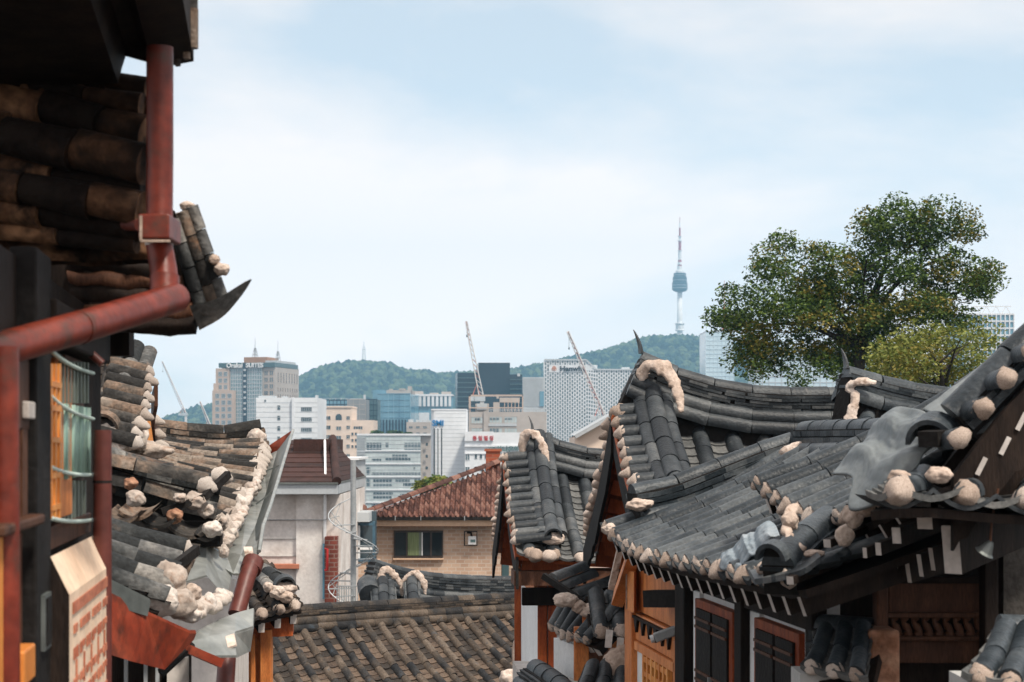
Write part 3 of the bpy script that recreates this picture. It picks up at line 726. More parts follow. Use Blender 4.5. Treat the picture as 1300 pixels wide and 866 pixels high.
# --- grey and dark glass trio
b = Bld('office_block', 'low dark blue glass block behind the beige offices', 'building', 404, 442, 507.5, 820, 22, 'c_blue', 0, group=GB); b.boxes('roof_rail', [(404+7*i, 405+7*i, 505.5, 507.5, 1, 1.6) for i in range(6)] + [(404, 442, 505.6, 506, 1, 1.3)], 'c_lgrey'); b.grid('mullions', 404, 442, 508, 530, 8, 4, 'c_dark', .3)
b = Bld('office_block', 'plain mid grey office slab between two glass blocks', 'building', 441, 464, 507, 800, 22, 'c_grey', 0, group=GB); b.grid('panel_joints', 441, 464, 507, 545, 3, 6, 'c_stone2', .12, .06); b.boxes('roof_plant', [(461, 463.5, 501, 507, 2, 4), (444, 460, 506, 507, 0, 6)], 'c_lgrey')
b = Bld('office_block', 'narrow blackish teal glass block beside the grey slab', 'building', 464, 479, 507, 830, 20, 'c_teal', 0, group=GB); b.grid('mullions', 464, 479, 507, 570, 3, 9, 'c_dark', .2)
# --- blue glass block with white finned neighbour
b = Bld('glass_office', 'broad blue mirrored glass office with faint grid', 'building', 479, 521, 500, 1000, 40, 'c_blue', -4, group=GB)
b.grid('mullions', 479, 521, 500, 546, 6, 6, 'c_blue', .35, .25); b.box('upper_glass', 472.5, 489, 495, 560, 2, 18, 'c_blue'); b.boxes('dark_fin', [(482+4*i, 484+4*i, 533, 560, -.6, .2) for i in range(10)], 'c_dark')
b.boxes('roof_plant', [(489, 520, 495, 500, 5, 25), (492+4*0, 496, 493.5, 496, 6, 9), (505, 512, 493, 496, 5, 12), (516, 520, 490, 500, 6, 12)], 'c_stone2')
b = Bld('glass_office', 'white finned office with blue glass band and roof plant', 'building', 520, 575, 502, 1040, 30, 'c_blue', 0, group=GB)
b.boxes('white_fin', [(521+5.4*i, 524.2+5.4*i, 502, 516, -1.2, .1) for i in range(10)], 'c_white'); b.boxes('white_wall', [(520.5, 545, 524, 560, -.8, .1), (520.2, 575, 500.6, 503, -1.4, 20)], 'c_white')
b.boxes('roof_plant', [(520, 536, 496.5, 501, 4, 14), (545, 556, 498.5, 501, 4, 10), (560, 572, 497, 501, 5, 12)], 'c_stone2')
b.wins([523+5.5*i for i in range(4)], [533, 541], 2.4, 5, 'c_win', 'c_white')
b = Bld('low_building', 'low grey beige building with roof plant in front of blue glass', 'building', 516, 552, 536, 760, 20, 'c_stone2', 0, group=GB)
b.boxes('roof_plant', [(518, 524, 532.5, 536, 2, 6), (528, 531, 533, 536, 2, 5), (535, 547, 533.5, 536, 3, 9)], 'c_lgrey'); b.wins([519, 528, 537], [541, 549], 5, 3, 'c_win', 'c_stone2', mull=1)
# --- grey glass office in the middle
b = Bld('glass_office', 'pale grey glass office with horizontal bands and visible blinds', 'building', 453, 534, 552, 560, 22, 'c_lobby', 0, group=GB)
b.box('side_wall', 534.2, 548, 553, None, 1.0, 21, 'c_stone2'); b.box('roof_rim', 453, 548, 550.6, 553, -.3, 22, 'c_white')
k = [(453, 534.2, y, y+1.6, -.35, .1) for y in (571.5, 588, 604.5, 621, 637)]; b.boxes('white_band', k, 'c_white')
b.grid('mullions', 453, 534, 553, 672, 20, 22, 'c_lgrey', .10, .10); b.boxes('corner_louvre', [(453, 464, 555+2*i, 556+2*i, -.5, .1) for i in range(55)], 'c_lgrey')
W = [(465, 484, 562, 572), (489, 493.5, 562, 568), (513, 534, 562, 568), (513, 534, 569.5, 572), (498, 517, 577, 581), (472, 484, 582.5, 586), (489, 521, 581.5, 584.5), (465, 470, 593, 603), (472, 534, 600, 603), (525, 527, 593, 597),
     (465, 470, 608, 618), (474, 498, 608.5, 612.5), (502, 520, 608.5, 612), (512, 530, 613.5, 617), (474, 498, 614.5, 617.5), (526, 533.5, 608, 617), (474, 499, 625, 628), (474, 497, 630, 633), (508, 530, 627, 630), (472, 480, 640, 646), (505, 533, 644, 648)]
for x0, x1, y0, y1 in W: b.box('window', x0, x1, y0, y1, -.07, .1, 'c_win')
b.wins([540], [562+15*i for i in range(5)], 3.5, 4.5, 'c_win', 'c_stone2')
# --- white corner tower and low wing
b = Bld('office_block', 'white tiled block with rounded corner, blue lettering and dark slits', 'building', 553, 592, 520.5, 480, 18, 'c_white', 0, group=GB)
k = MB(); k.lathe([(1.3, 0), (1.3, b.H)], (b.X(553), 1.3), 20); k.box(b.X(547), b.X(553), 1.3, 17, 0, b.H); k.build('rounded_corner', M['c_white'], b.o, True)
b.boxes('roof_rim', [(547.4, 592.2, 519.2, 521, -.12, 17.5)], 'c_white'); b.boxes('tile_joint', [(553, 592.1, y, y+.35, -.03, .1) for y in range(525, 612, 5)], 'c_line')
b.boxes('dark_slit', [(550.6, 552.2, 544, 625, -.3, .3), (555.5, 556.6, 544, 625, -.08, .3), (560, 561.4, 544, 625, -.08, .3)], 'c_ink')
b.text('SMI', 548.5, 540.5, 7.2, 'c_signblue', .12, .05, 1.02, -.2)
b = Bld('bank_building', 'white low bank building with grey green Korean lettering and small windows', 'building', 590, 662, 549, 470, 24, 'c_white', 0, group=GB)
b.box('upper_storey', 590, 626, 548, 560, -.5, 14, 'c_white'); b.boxes('cornice', [(590, 662.3, 565.5, 567.3, -.5, .1), (590, 662.3, 575.3, 576.4, -.25, .1)], 'c_white')
b.text('동 일 빌 딩', 600, 558.6, 4.6, 'c_red', .1, .03, .94, -.62); b.text('하나은행', 630, 573.8, 6.4, 'c_signgreen', .1, .06, .92, -.62)
k = MB(); q = b.s
k.tube([(b.X(620.5), -.55, b.Z(570)), (b.X(623), -.55, b.Z(567.6)), (b.X(625), -.55, b.Z(571)), (b.X(628), -.55, b.Z(568.2))], .16, 6); k.tube([(b.X(624.3), -.55, b.Z(573)), (b.X(625), -.55, b.Z(570)), (b.X(627), -.55, b.Z(568))], .16, 6)
k.build('sign_emblem', M['c_signgreen'], b.o, True)
b.wins([590.5], [576.5, 592.5], 6, 8, 'c_win', 'c_white', mull=1); b.wins([602.5+6.4*i for i in range(9)], [576.5, 592], 3.4, 6.2, 'c_win', 'c_white')
# --- grey beige office with roof frame
b = Bld('office_block', 'grey beige office with green tinted windows and open roof frame', 'building', 595, 694, 523, 560, 26, 'c_stone2', 0, group=GB)
b.boxes('roof_frame', [(595, 664, 501, 503.2, 1, 2), (595, 597.5, 501, 523, 1, 2), (662.8, 664.4, 501, 523, 1, 2), (596, 664, 517, 518.4, .4, .8)] + [(640+4.5*i, 641+4.5*i, 505, 522, 6, 6.6) for i in range(5)], 'c_stone')
b.boxes('roof_plant', [(626, 634, 510, 523, 8, 16), (634, 660, 504, 510, 9, 15), (603, 620, 512, 523, 6, 14), (630, 633, 500, 505, 9, 11)], 'c_stone2')
b.boxes('roof_tank', [(605, 618, 512, 520, 4, 5.6)], 'c_lgrey')
b.boxes('roof_rail', [(620, 694, 519.4, 520, .2, .4), (620, 694, 521.2, 521.7, .2, .4)] + [(620+3*i, 620.5+3*i, 519.5, 523, .2, .4) for i in range(25)], 'c_lgrey')
b.boxes('white_spandrel', [(620, 656, 537.6, 541, -.25, .1), (620, 656, 551.5, 555, -.25, .1)], 'c_lgrey'); b.box('pier', 614, 620, 522, None, -.5, .1, 'c_stone2')
b.wins([598], [529, 543], 15, 9, 'c_lobby', 'c_stone2', mull=3); b.wins([621, 640], [528.5, 543, 556], 17, 9, 'c_lobby', 'c_stone2', mull=3)
for x0, x1, y0, y1 in ((621, 634, 530.5, 533.5), (621, 633, 544, 549), (641, 650, 531, 533), (603, 610, 531, 534), (644, 655, 558, 562)): b.box('open_sash', x0, x1, y0, y1, -.10, .1, 'c_win')
# --- dark glass cluster
b = Bld('glass_tower', 'dark navy glass tower with taller core beside the crane', 'building', 608, 647, 460.5, 850, 26, 'c_dark', 4, group=GB)
b.box('lower_block', 581, 609, 473, None, 3, 28, 'c_dark'); b.box('side_block', 646.5, 663.5, 475, None, 2.5, 24, 'c_dark')
b.boxes('floor_band', [(581, 608, 479+6*i, 480.2+6*i, 2.6, 3.2) for i in range(7)] + [(647, 663.5, 481+6*i, 482.2+6*i, 2.1, 2.7) for i in range(6)], 'c_teal'); b.grid('mullions', 608, 647, 461, 520, 6, 10, 'c_dark', .25, .3); b.box('roof_ball', 657, 660.5, 474, 477.5, 1.2, 2.5, 'c_lgrey')
b = Bld('office_block', 'blank light grey ribbed block between dark tower and lattice office', 'building', 663.5, 692, 479, 800, 20, 'c_lgrey', 0, group=GB)
b.boxes('rib', [(664+1.6*i, 664.6+1.6*i, 479.5, 516, -.25, .1) for i in range(17)], 'c_lgrey'); b.box('glass_slot', 685, 690.5, 497, 516, -.4, .1, 'c_blue')
# --- white lattice headquarters
b = Bld('lattice_office', 'broad white honeycomb fronted office with dark lettering at its top left', 'building', 691, 815, 470.5, 1000, 40, 'c_glass', 0, group=GB)
b.box('tall_wing', 691, 744, 458.5, 471, 0, 40, 'c_glass'); b.box('rear_wall', 744, 759, 463, 471, 6, 30, 'c_white')
k = MB(); s = b.s; nx = 41
def topy(px): return 457.5 if px < 744 else (457.5 + (px-744)*12.5/13 if px < 757 else 470)
for i in range(nx):
    px = 691 + 124*i/(nx-1); wv = 1.15; k.box(b.X(px)-s*wv/2, b.X(px)+s*wv/2, -1.0, .1, b.Z(600), b.Z(topy(px)))
    if i < nx-1:
        for j in range(32):
            y = topy(px+1) + 1.5 + 4.9*j + (2.45 if i % 2 else 0)
            hh = 1.6 if (px > 728 or y > 478 and False) else 1.25
            k.box(b.X(px)+s*wv/2, b.X(px+124/(nx-1))-s*wv/2, -.9, .1, b.Z(y+hh), b.Z(y))
k.build('facade_lattice', M['c_white'], b.o, True)
k = MB(); t0 = [(691, 457), (744, 457), (757, 469.5), (815, 469.5)]
for (xa, ya), (xb, yb) in zip(t0[:-1], t0[1:]): k.beam((b.X(xa), -.4, b.Z(ya)), (b.X(xb), -.4, b.Z(yb)), 2.0, .9)
k.build('roof_edge', M['c_lgrey'], b.o, True); b.boxes('roof_plant', [(790, 800, 466, 470, 4, 12), (806, 810, 466.5, 470, 4, 8)], 'c_white')
b.box('sign_panel', 697, 741, 463.5, 473, -1.15, -.9, 'c_white')
b.text('Hanwha', 710.5, 471, 6.4, 'c_ink', .25, .12, 1.12, -1.4)
k = MB()
for e in ((-1.1, .3), (1.1, .5), (0, -1.0)):
    k.tube([(b.X(703.5+e[0]) + 1.25*s*1.25*math.cos(a*pi/8), -1.3, b.Z(468+e[1]) + 1.25*s*1.6*math.sin(a*pi/8)) for a in range(17)], .22*s*1.4, 6, cap=False)
k.build('sign_emblem', M['c_orange'], b.o, True)
# --- right hand glass slabs behind the tree
b = Bld('glass_tower', 'pale sky coloured glass tower with roof aerial behind the tree', 'building', 896, 932, 421, 900, 30, 'c_pale', 0, group=GB)
b.grid('mullions', 896, 932, 421, 500, 7, 14, 'c_pale', .2, .2); antenna(b.o, b.X(922), 8, b.H, 26, .22, 'crane_r', 7, 1.0); b.boxes('roof_edge', [(896, 932, 420.2, 421.3, -.2, 30)], 'c_lgrey')
b = Bld('glass_tower', 'blue glass block with open white roof truss at right of the tree', 'building', 1225, 1287, 399, 620, 26, 'c_blue', 0, group=GB)
b.grid('white_frame', 1225, 1287, 399, 470, 11, 8, 'c_white', .35, .4)
k = MB()
for i in range(8):
    x0, x1 = 1234+6.2*i, 1240.2+6.2*i
    k.beam((b.X(x0), .3, b.Z(389)), (b.X(x0), .3, b.Z(399)), .25, .25); k.beam((b.X(x0), .3, b.Z(389 if i % 2 else 399)), (b.X(x1), .3, b.Z(399 if i % 2 else 389)), .2, .2)
k.beam((b.X(1233), .3, b.Z(389)), (b.X(1284), .3, b.Z(389)), .3, .3); k.build('roof_truss', M['c_white'], b.o, True)
b = Bld('office_block', 'pale blue office slab glimpsed through gaps in the tree', 'building', 960, 1090, 442, 700, 24, 'c_pale', 0, group=GB); b.grid('mullions', 960, 1090, 442, 500, 16, 8, 'c_lgrey', .2, .2)
# fillers between the blocks, low roofs seen in gaps
b = Bld('low_building', 'low pale house roof peeping between the white block and glass office', 'building', 444, 456, 545, 640, 12, 'c_beige', 0, group=GB); b.wins([446, 450.5], [549, 557, 565], 3, 4, 'c_win', 'c_beige')
b = Bld('low_building', 'pale low block left of the hotel behind the old roof', 'building', 236, 272, 541, 900, 14, 'c_stone2', 0, group=GB); b.wins([240, 248, 256], [546, 554], 4, 4, 'c_win', 'c_stone2')

# --- cranes
def crane(label, tip, foot, D, r, ph=1.0, mastto=None, tone='mix', zb=-46):
    a = P(*foot, D); bb = P(*tip, D); base = V((a.x, a.y, zb))
    o = thing('tower_crane', label, 'crane', base, 0, 'construction cranes above the city')
    d = (bb-a); L = d.length; d.normalize(); sd = V((0, 1, 0)); up = d.cross(sd).normalized()
    k = MB(); n = int(L/2.2)
    for e, f_ in ((-1,-1),(1,-1),(0,1)): k.tube([a + sd*e*r + up*f_*r - base, bb + sd*e*r*.35 + up*f_*r*.4 - base], r*.26, 5, mi=0)
    for i in range(n):
        t0, t1 = i/n, (i+1)/n; q0, q1 = a.lerp(bb, t0), a.lerp(bb, t1); w0, w1 = r*(1-.6*t0), r*(1-.6*t1)
        k.tube([q0 + sd*w0 - up*w0 - base, q1 + up*w1 - base], r*.16, 4, mi=(i//4) % 2); k.tube([q0 - sd*w0 - up*w0 - base, q1 + sd*w1 - up*w1 - base], r*.16, 4, mi=(i//4) % 2)
    k.build('jib', [M['crane_w'], M['crane_r']], o, True)
    k = MB(); k.box(-r*.9, r*.9, -r*.9, r*.9, 0, a.z - zb, 0); k.build('mast', M['crane_w'], o, True)
    k = MB(); k.box(-r*3.4, r*1.4, -r*1.3, r*1.3, a.z-zb-r*.5, a.z-zb+r*1.8); k.box(-r*6, -r*3.6, -r, r, a.z-zb-r*.4, a.z-zb+r*1.6); k.build('machine_deck', M['c_lgrey'], o, True)
    k = MB(); ap = V((-r*2.5, 0, a.z-zb+r*7)); k.tube([V((0, 0, a.z-zb)), ap, V((-r*5, 0, a.z-zb))], r*.25, 5); k.tube([ap, bb-base], r*.10, 4)
    k.build('mast_head', M['crane_r'], o, True)
    k = MB(); hk = bb - base - d*r*1.2; k.tube([hk, hk - UP*L*.14], r*.07, 4); k.box(hk.x-r*.3, hk.x+r*.3, hk.y-r*.3, hk.y+r*.3, hk.z-L*.14-r*.9, hk.z-L*.14); k.build('hook', M['c_ink'], o, True)
    return o
crane('white and red luffing crane leaning left above the dark tower', (592, 408), (612, 508), 780, .95)
crane('pale orange luffing crane leaning left in front of the lattice office', (721, 421), (768, 533), 760, .95)
crane('thin faint crane far left above the old tiled roof', (206, 459), (236, 527), 1500, 1.0)
crane('small reddish crane beside the hotel tower', (254, 510), (268, 545), 1100, .8)

# --- television tower on the hill
TD = 3300.0; q = TD/F; tx = (863-650)*q; tz = (HY-430)*q
o = thing('television_tower', 'slim white television tower with round blue observation pod and striped mast', 'tower', (tx, TD, tz-12))
Zt = lambda y: (HY-y)*q - (tz-12)
k = MB(); k.lathe([(7, 0), (5.5, Zt(424)), (5.0, Zt(410)), (4.4, Zt(371))], n=20, smooth=True); k.build('shaft', M['tow_white'], o, True)
k = MB(); k.lathe([(8.5, Zt(420)), (8.5, Zt(419)), (7.5, Zt(418.5)), (7.5, Zt(412)), (9, Zt(411.6)), (9, Zt(410.6)), (5, Zt(410.4))], n=20); k.build('lower_platform', M['tow_white'], o, True)
k = MB(); k.lathe([(5, Zt(371)), (10.5, Zt(370)), (14, Zt(368)), (14.2, Zt(359.5)), (13, Zt(359.3)), (13, Zt(352)), (11.4, Zt(351.6)), (11.4, Zt(347)), (6, Zt(346.5))], n=28); pod = k.build('observation_pod', M['tow_blue'], o, True)
k = MB()
for y, r in ((366, 14.5), (362.5, 14.5), (356, 13.3), (349.5, 11.7)): k.lathe([(r-1, Zt(y)-.4), (r, Zt(y)-.4), (r, Zt(y)+.4), (r-1, Zt(y)+.4)], n=28)
k.build('window_ring', M['c_lgrey'], pod, True)
k = MB(); k.lathe([(7.5, Zt(347)), (7.5, Zt(344)), (5, Zt(343)), (4.6, Zt(338))], n=16); k.build('pod_roof', M['tow_white'], o, True)
segs = [(341, 336, 3.6, 1), (336, 333, 3.4, 0), (333, 330, 3.2, 1), (330, 318, 2.9, 0), (318, 306, 2.5, 1), (306, 300, 1.9, 0), (300, 289, 1.6, 1), (289, 283, .9, 0), (283, 276, .5, 1)]
k = MB()
for y0, y1, r, c in segs: k.lathe([(r*1.05, Zt(y0)), (r, Zt(y1))], n=10, mi=c)
for y in (336, 318, 306, 300): k.lathe([(4.6, Zt(y)-.3), (4.6, Zt(y)+.3)], n=12, mi=0)
k.build('aerial_mast', [M['tow_white'], M['tow_red']], o, True)
# --- small lattice mast on the left hill
q = 3250/F; o = thing('lattice_mast', 'small white lattice mast standing on the left wooded hill', 'mast', ((462-650)*q, 3250, (HY-462)*q))
k = MB()
for e in ((-1,-1),(1,-1),(1,1),(-1,1)): k.tube([(e[0]*4, e[1]*4, -6), (e[0]*1.6, e[1]*1.6, 22*q)], .55, 5)
for i in range(9):
    z = 22*q*i/9; r = 4-2.4*i/9
    for e in (-1, 1): k.beam((-r, e*r, z), (r, e*(r-.3), z+22*q/9), .45, .45); k.beam((r, e*r, z), (-r, e*(r-.3), z+22*q/9), .45, .45)
k.build('lattice', M['tow_white'], o, True); k = MB(); k.tube([(0,0,21*q), (0,0,28*q)], .7, 6); k.box(-3,3,-3,3,18*q,19*q); k.build('aerial', M['tow_white'], o, True)
# ------------------------------------------------------------------ right hand row of tiled houses
HG = 'tiled houses along the lane'
def gable_house(h, ox, oy, k, umax, ztip, zbase, rise, s_near, z_near, s_far, z_far, stack, eu=.35, layers=5, vkind='lime', tile='tile', under='under',
                up_eave=.10, mir=1, desc=True, near_rows=True, hornsz=.16, vr=.066, vsp=.175, drw=.082, board_m='black_board', wallm='wood_orange', ridge_r=.085, far_deep=True, boardh=.34, rspacing=.29, conc=.10, descend=1.0):
    """gable roof whose ridge runs away to the side; (ox, oy) = gable edge under the ridge, k = lean of the gable plane in plan"""
    U = V((1*mir, k*mir*mir*1.0, 0)); U = V((mir*1.0, k, 0)) if mir > 0 else V((-1.0, -k, 0)); A = V((-k, 1, 0))
    def Q(u, s, z): return V((ox, oy, 0)) + U*u - A*s + UP*z
    def rt(u): return zbase + (ztip-zbase)*max(0, 1-(u-eu+.06)/rise)**2 if u < rise + eu - .06 else zbase
    def tz(u): return rt(u) - stack + .0
    us = [0, .25, .6, 1.0, 1.6, umax]
    # near slope
    T = [Q(u, .03, zbase - stack + .6*(rt(u)-zbase)) for u in us]
    B = [Q(u, s_near, z_near + up_eave*max(0, 1-u/1.6)**2) for u in us]
    S = Slope(T, B, conc)
    r1 = roof_slope(h, S, tile, under, spacing=rspacing, rafters=False, capkind=vkind, deckmat='wood_red')
    Bf = [Q(u, -s_far, z_far + up_eave*max(0, 1-u/1.6)**2) for u in us]
    Tf = [Q(u, -.03, zbase - stack + .6*(rt(u)-zbase)) for u in us]
    S2 = Slope(Tf, Bf, conc)
    r2 = roof_slope(h, S2, tile, under, spacing=rspacing, rafters=False, capkind=vkind, caps=False, deckmat='wood_red')
    # verge
    vp = [S.p(0, v, .05) for v in (0.02, .3, .6, .97)]; vf = [S2.p(0, v, .05) for v in (0.02, .3, .6, 1.0)]
    verge(h, vp, -U, tile, vsp, .40, vr, vkind); verge(h, vf, -U, tile, vsp, .40, vr, vkind)
    board(h, [S.p(0, v, -.02) for v in (0, .3, .6, 1)], -U, boardh, .03, board_m, off=-.03); board(h, [S2.p(0, v, -.02) for v in (0, .3, .6, 1)], -U, boardh, .03, board_m, off=-.01, ragged=.03)
    # red purlins and rafters carrying the overhanging gable
    for sl, n in ((S, 6), (S2, 8)):
        for i in range(n):
            v = (i+.5)/n
            mb = MB(); mb.beam(sl.p(0, v, -.24) + U*.11, sl.p(.8/umax, v, -.24), .075, .13, UP, 0); mb.build('rafter', M['wood_red'], h)
    mb = MB(); pts = [S.p(.75/umax, v, -.13) for v in (0, .35, .7, 1)]; pf = [S2.p(.75/umax, v, -.13) for v in (.35, .7, 1)]
    ring = pf[::-1] + pts; zb = min(p.z for p in ring) - .02
    vs = ring + [q + U*.05 for q in ring]; n = len(ring); fs = [tuple(range(n)), tuple(2*n-1-i for i in range(n))] + [(i, (i+1) % n, n+(i+1) % n, n+i) for i in range(n)]
    mb.add(vs, fs); mb.build('gable_wall', M[wallm], h)
    # ridge with horn and collar
    rp = [Q(u, 0, rt(u)) for u in (eu-.06, eu+.12, eu+.35, eu+.7, eu+1.1, eu+1.6, umax)]
    rg_ = ridge(h, rp, tile, layers, .115, ridge_r, th=.030 if stack > .42 else .022, side=2)
    blob(rg_, rp[0] - UP*.20 + U*.02, (.06, .12, .13), vkind)
    horn(rg_, rp[0] - U*.01 + UP*.03, -U, hornsz, .15, tile, .35)
    # descending ridge beside the gable edge
    if desc:
        dp = [S.p(0, v, .0) + U*(eu) + UP*(.23 + .10*(1-v)**2) for v in (.0, .25, .5, .75, descend*.93)]
        d = ridge(h, dp, tile, 3, .12, drw, double=True, side=False, name='descending_ridge', th=.05)
        dd = (dp[-1]-dp[-2]).normalized(); arch_end(d, dp[-1] - UP*(drw*1.0) + dd*.01, dd, drw*1.25, tile, .08, vkind)
    return Q, S, S2, rp, rt

# ---- far house
h1 = thing('tiled_house', 'farthest small grey gabled roof on the right, beside the brick house', 'house', (0.6, 21, gz(0, 21)), 0, HG)
Q1, S1, S1f, rp1, rt1 = gable_house(h1, -.09, 22.0, .07, 3.4, .16, -.10, 1.0, 1.95, -1.33, 2.2, -1.50, .36, eu=.42, layers=4)
collar(h1.children[0], [P(664, 588, 21.85), P(664, 560, 21.8), P(672, 549, 21.75), P(684, 556, 21.7), P(692, 575, 21.65), P(695, 597, 21.6)], .040)
for px, py in ((680, 706), (697, 707)): cap(h1.children[0], P(px, py, 20.0), V((0, -1, -.1)), UP, .085)
# walls below
wb = MB(); wb.obox(Q1(.34, 1.35, 0), Q1(.34, -1.9, 0), (-1, -.07), -6, -1.62, -.06, 0); wb.build('side_wall', M['plaster_white'], h1)
wb = MB(); wb.obox(Q1(.34, 1.35, 0), Q1(3.2, 1.35, 0), (.07, -1), -6, -1.62, -.06, 0); wb.build('front_wall', M['plaster_white'], h1)
for (u, s, wdt, z1) in ((.34, 1.38, .11, -1.60), (.45, 1.42, .10, -1.6), (1.25, 1.42, .16, -1.6), (.30, -1.9, .09, -1.6)):
    mb = MB(); p = Q1(u, s, 0); mb.box(p.x-wdt/2, p.x+wdt/2, p.y-wdt/2, p.y+wdt/2, -6, z1); mb.build('post', M['wood_orange' if u > .5 else 'wood_red'], h1, bevel=.01)
mb = MB(); mb.obox(Q1(.27, 1.40, 0), Q1(.27, -1.95, 0), (-1, -.07), -1.76, -1.62, -.02, .03); mb.build('side_beam', M['wood_orange'], h1, bevel=.01)
mb = MB(); mb.obox(Q1(.10, 1.42, 0), Q1(3.2, 1.42, 0), (.07, -1), -1.86, -1.66, -.02, .08); mb.build('front_beam', M['wood_dark'], h1, bevel=.01)
mb = MB(); mb.obox(Q1(-.02, 1.92, 0), Q1(3.2, 1.92, 0), (.07, -1), -1.60, -1.44, -.50, .0); mb.build('eave_board', M['wood_brown'], h1)
mb = MB(); mb.obox(Q1(.34, 1.50, 0), Q1(.34, -.6, 0), (-1, -.07), -3.10, -2.74, -.0, .20); mb.build('stone_base', M['paint_white'], h1)

# ---- small gate roof between the two gabled houses
hg = thing('gate_roof', 'small tiled gate roof with fat plaster plugs between the two gabled houses', 'roof', (1.0, 18.5, gz(0, 18)), 0)
Sg = Slope([P(722, 752, 18.2), P(755, 752, 17.6), P(800, 758, 17.0)], [P(700, 795, 17.9), P(722, 806, 17.3), P(752, 815, 16.7)], .03)
gr = roof_slope(hg, Sg, 'tile', 'under', spacing=.21, r=.066, capkind='lime', raftlen=.28)
Sg2 = Slope([P(745, 752, 17.2), P(790, 752, 17.3)], [P(752, 806, 16.7), P(800, 800, 16.8)], .03)
gr2 = roof_slope(hg, Sg2, 'tile', 'under', spacing=.30, r=.075, capkind='lime', rafters=False, cap_sel=lambda k, n: k < 2)
for a, b_ in (((702, 737), (742, 722)), ((712, 748), (754, 731)), ((730, 757), (782, 738)), ((745, 765), (790, 754))):
    mb = MB(); p, q = P(*a, 17.6), P(*b_, 17.9); sd = (q-p).normalized().cross(UP).normalized(); mb.half(p, p.lerp(q, .5), sd, sd.cross((q-p).normalized()), .075, .078); mb.half(p.lerp(q, .51), q, sd, sd.cross((q-p).normalized()), .073, .078); mb.build('ridge_tile', M['tile'], hg)
bl = MB(); bl.beam(P(690, 731, 17.5), P(742, 766, 17.2), .05, .06); bl.build('dark_edge_board', M['black_board'], hg)
for p, s in (((718, 762), (.11, .09, .07)), ((755, 775), (.13, .1, .08)), ((778, 780), (.10, .09, .09)), ((735, 770), (.07, .07, .06))): blob(gr, P(*p, 17.15), s)
mb = MB(); mb.obox(P(703, 800, 18.0), P(735, 800, 17.2), (-1, -.1), -6, -1.95, -.06, 0); mb.build('wall', M['plaster_white'], hg)
mb = MB(); p = P(738, 830, 17.1); mb.box(p.x-.07, p.x+.07, p.y-.07, p.y+.07, -6, -1.75); mb.build('post', M['wood_orange'], hg, bevel=.008)
mb = MB(); mb.obox(P(740, 815, 17.1), P(805, 815, 17.1), (0, -1), -1.98, -1.62, -.3, -.1); mb.build('bracket_board', M['wood_orange'], hg)
mb = MB(); mb.obox(P(745, 815, 17.2), P(815, 815, 17.2), (0, -1), -6, -1.9, -.35, -.2); mb.build('rear_wall', M['clay'], hg)
for px, y0, y1 in ((772, 800, 822), (786, 810, 832)):
    mb = MB(); mb.beam(P(px, y1, 16.6), P(px+2, y0, 16.6), .06, .06, V((0,1,0))); mb.build('white_peg', M['paint_white'], hg)
blob(gr2, P(790, 850, 16.5), (.18, .15, .22)); blob(gr2, P(782, 838, 16.6), (.09, .09, .10))
# low wall coping tiles at the bottom edge
hw = thing('wall_coping', 'short grey tiled wall coping at the foot of the white house wall', 'wall', (.5, 17, gz(0, 17)), 0)
ridge(hw, [P(680, 836, 17.6), P(705, 852, 16.8), P(735, 880, 16.0)], 'tile', 3, .16, .10, side=True)
Sw = Slope([P(742, 845, 16.4), P(800, 842, 16.6)], [P(725, 885, 15.9), P(800, 885, 15.9)], .02)
roof_slope(hw, Sw, 'tile', 'under', spacing=.2, r=.07, caps=False, rafters=False)
mb = MB(); mb.obox(P(684, 870, 17.4), P(745, 890, 15.8), (-1, -.3), -6, -2.25, -.25, 0); mb.build('wall', M['plaster_grey'], hw)
mb = MB(); mb.obox(P(742, 870, 16.4), P(800, 890, 16.5), (0, -1), -6, -2.2, -.2, 0); mb.build('rear_wall', M['plaster_grey'], hw)

# ---- middle house : tall gable with a long low eave along the lane
h2 = thing('tiled_house', 'middle grey gabled house on the right with a long low eave over dark shuttered windows', 'house', (2, 14, gz(0, 14)), 0, HG)
Q2, S2a, S2b, rp2, rt2 = gable_house(h2, .90, 16.0, .07, 3.6, .80, .49, 1.25, 1.9, -.72, 2.3, -1.12, .48, eu=.32, layers=5, hornsz=.21, drw=.082)
collar(h2.children[0], [P(814, 500, 15.9), P(815, 476, 15.85), P(825, 463, 15.8), P(843, 468, 15.75), P(856, 486, 15.7), P(862, 505, 15.65), P(865, 523, 15.6)], .044)
# long eave
lx = lambda D, off=0.0: .71 + off + .127*(14.2-D)
Eb = [P(px, y, 2.513/((px-650)/2300+.127)) for px, y in ((768, 668), (782, 683), (805, 699), (850, 713), (900, 723), (950, 733), (990, 738), (1012, 736))]
Dn = [p.y for p in Eb]
Et = [V((lx(D, 1.55), D + .10, z)) for D, z in ((14.15, -.03), (12.6, -.06), (11, -.07), (8.9, -.05))]
Sw2 = Slope(Et, Eb, .05)
e2 = roof_slope(h2, Sw2, 'tile_near', 'under_shade', spacing=.285, r=.064, tl=.34, raftlen=.55)
d2 = ridge(h2, [P(1016, 544, 14.25), P(960, 562, 14.2), P(900, 585, 14.1), P(845, 606, 14.0), P(800, 615, 13.9)], 'tile_near', 3, .12, .078, side=True, name='descending_ridge', th=.045)
blob(d2, P(812, 641, 13.75), (.10, .08, .045), seed=3.3); blob(d2, P(775, 672, 13.75), (.06, .06, .045), seed=4.4)
r2b = ridge(h2, [V((lx(D, 1.6), D, .165)) for D in (14.25, 13, 11.5, 10)], 'tile_near', 2, .12, .085, th=.05)
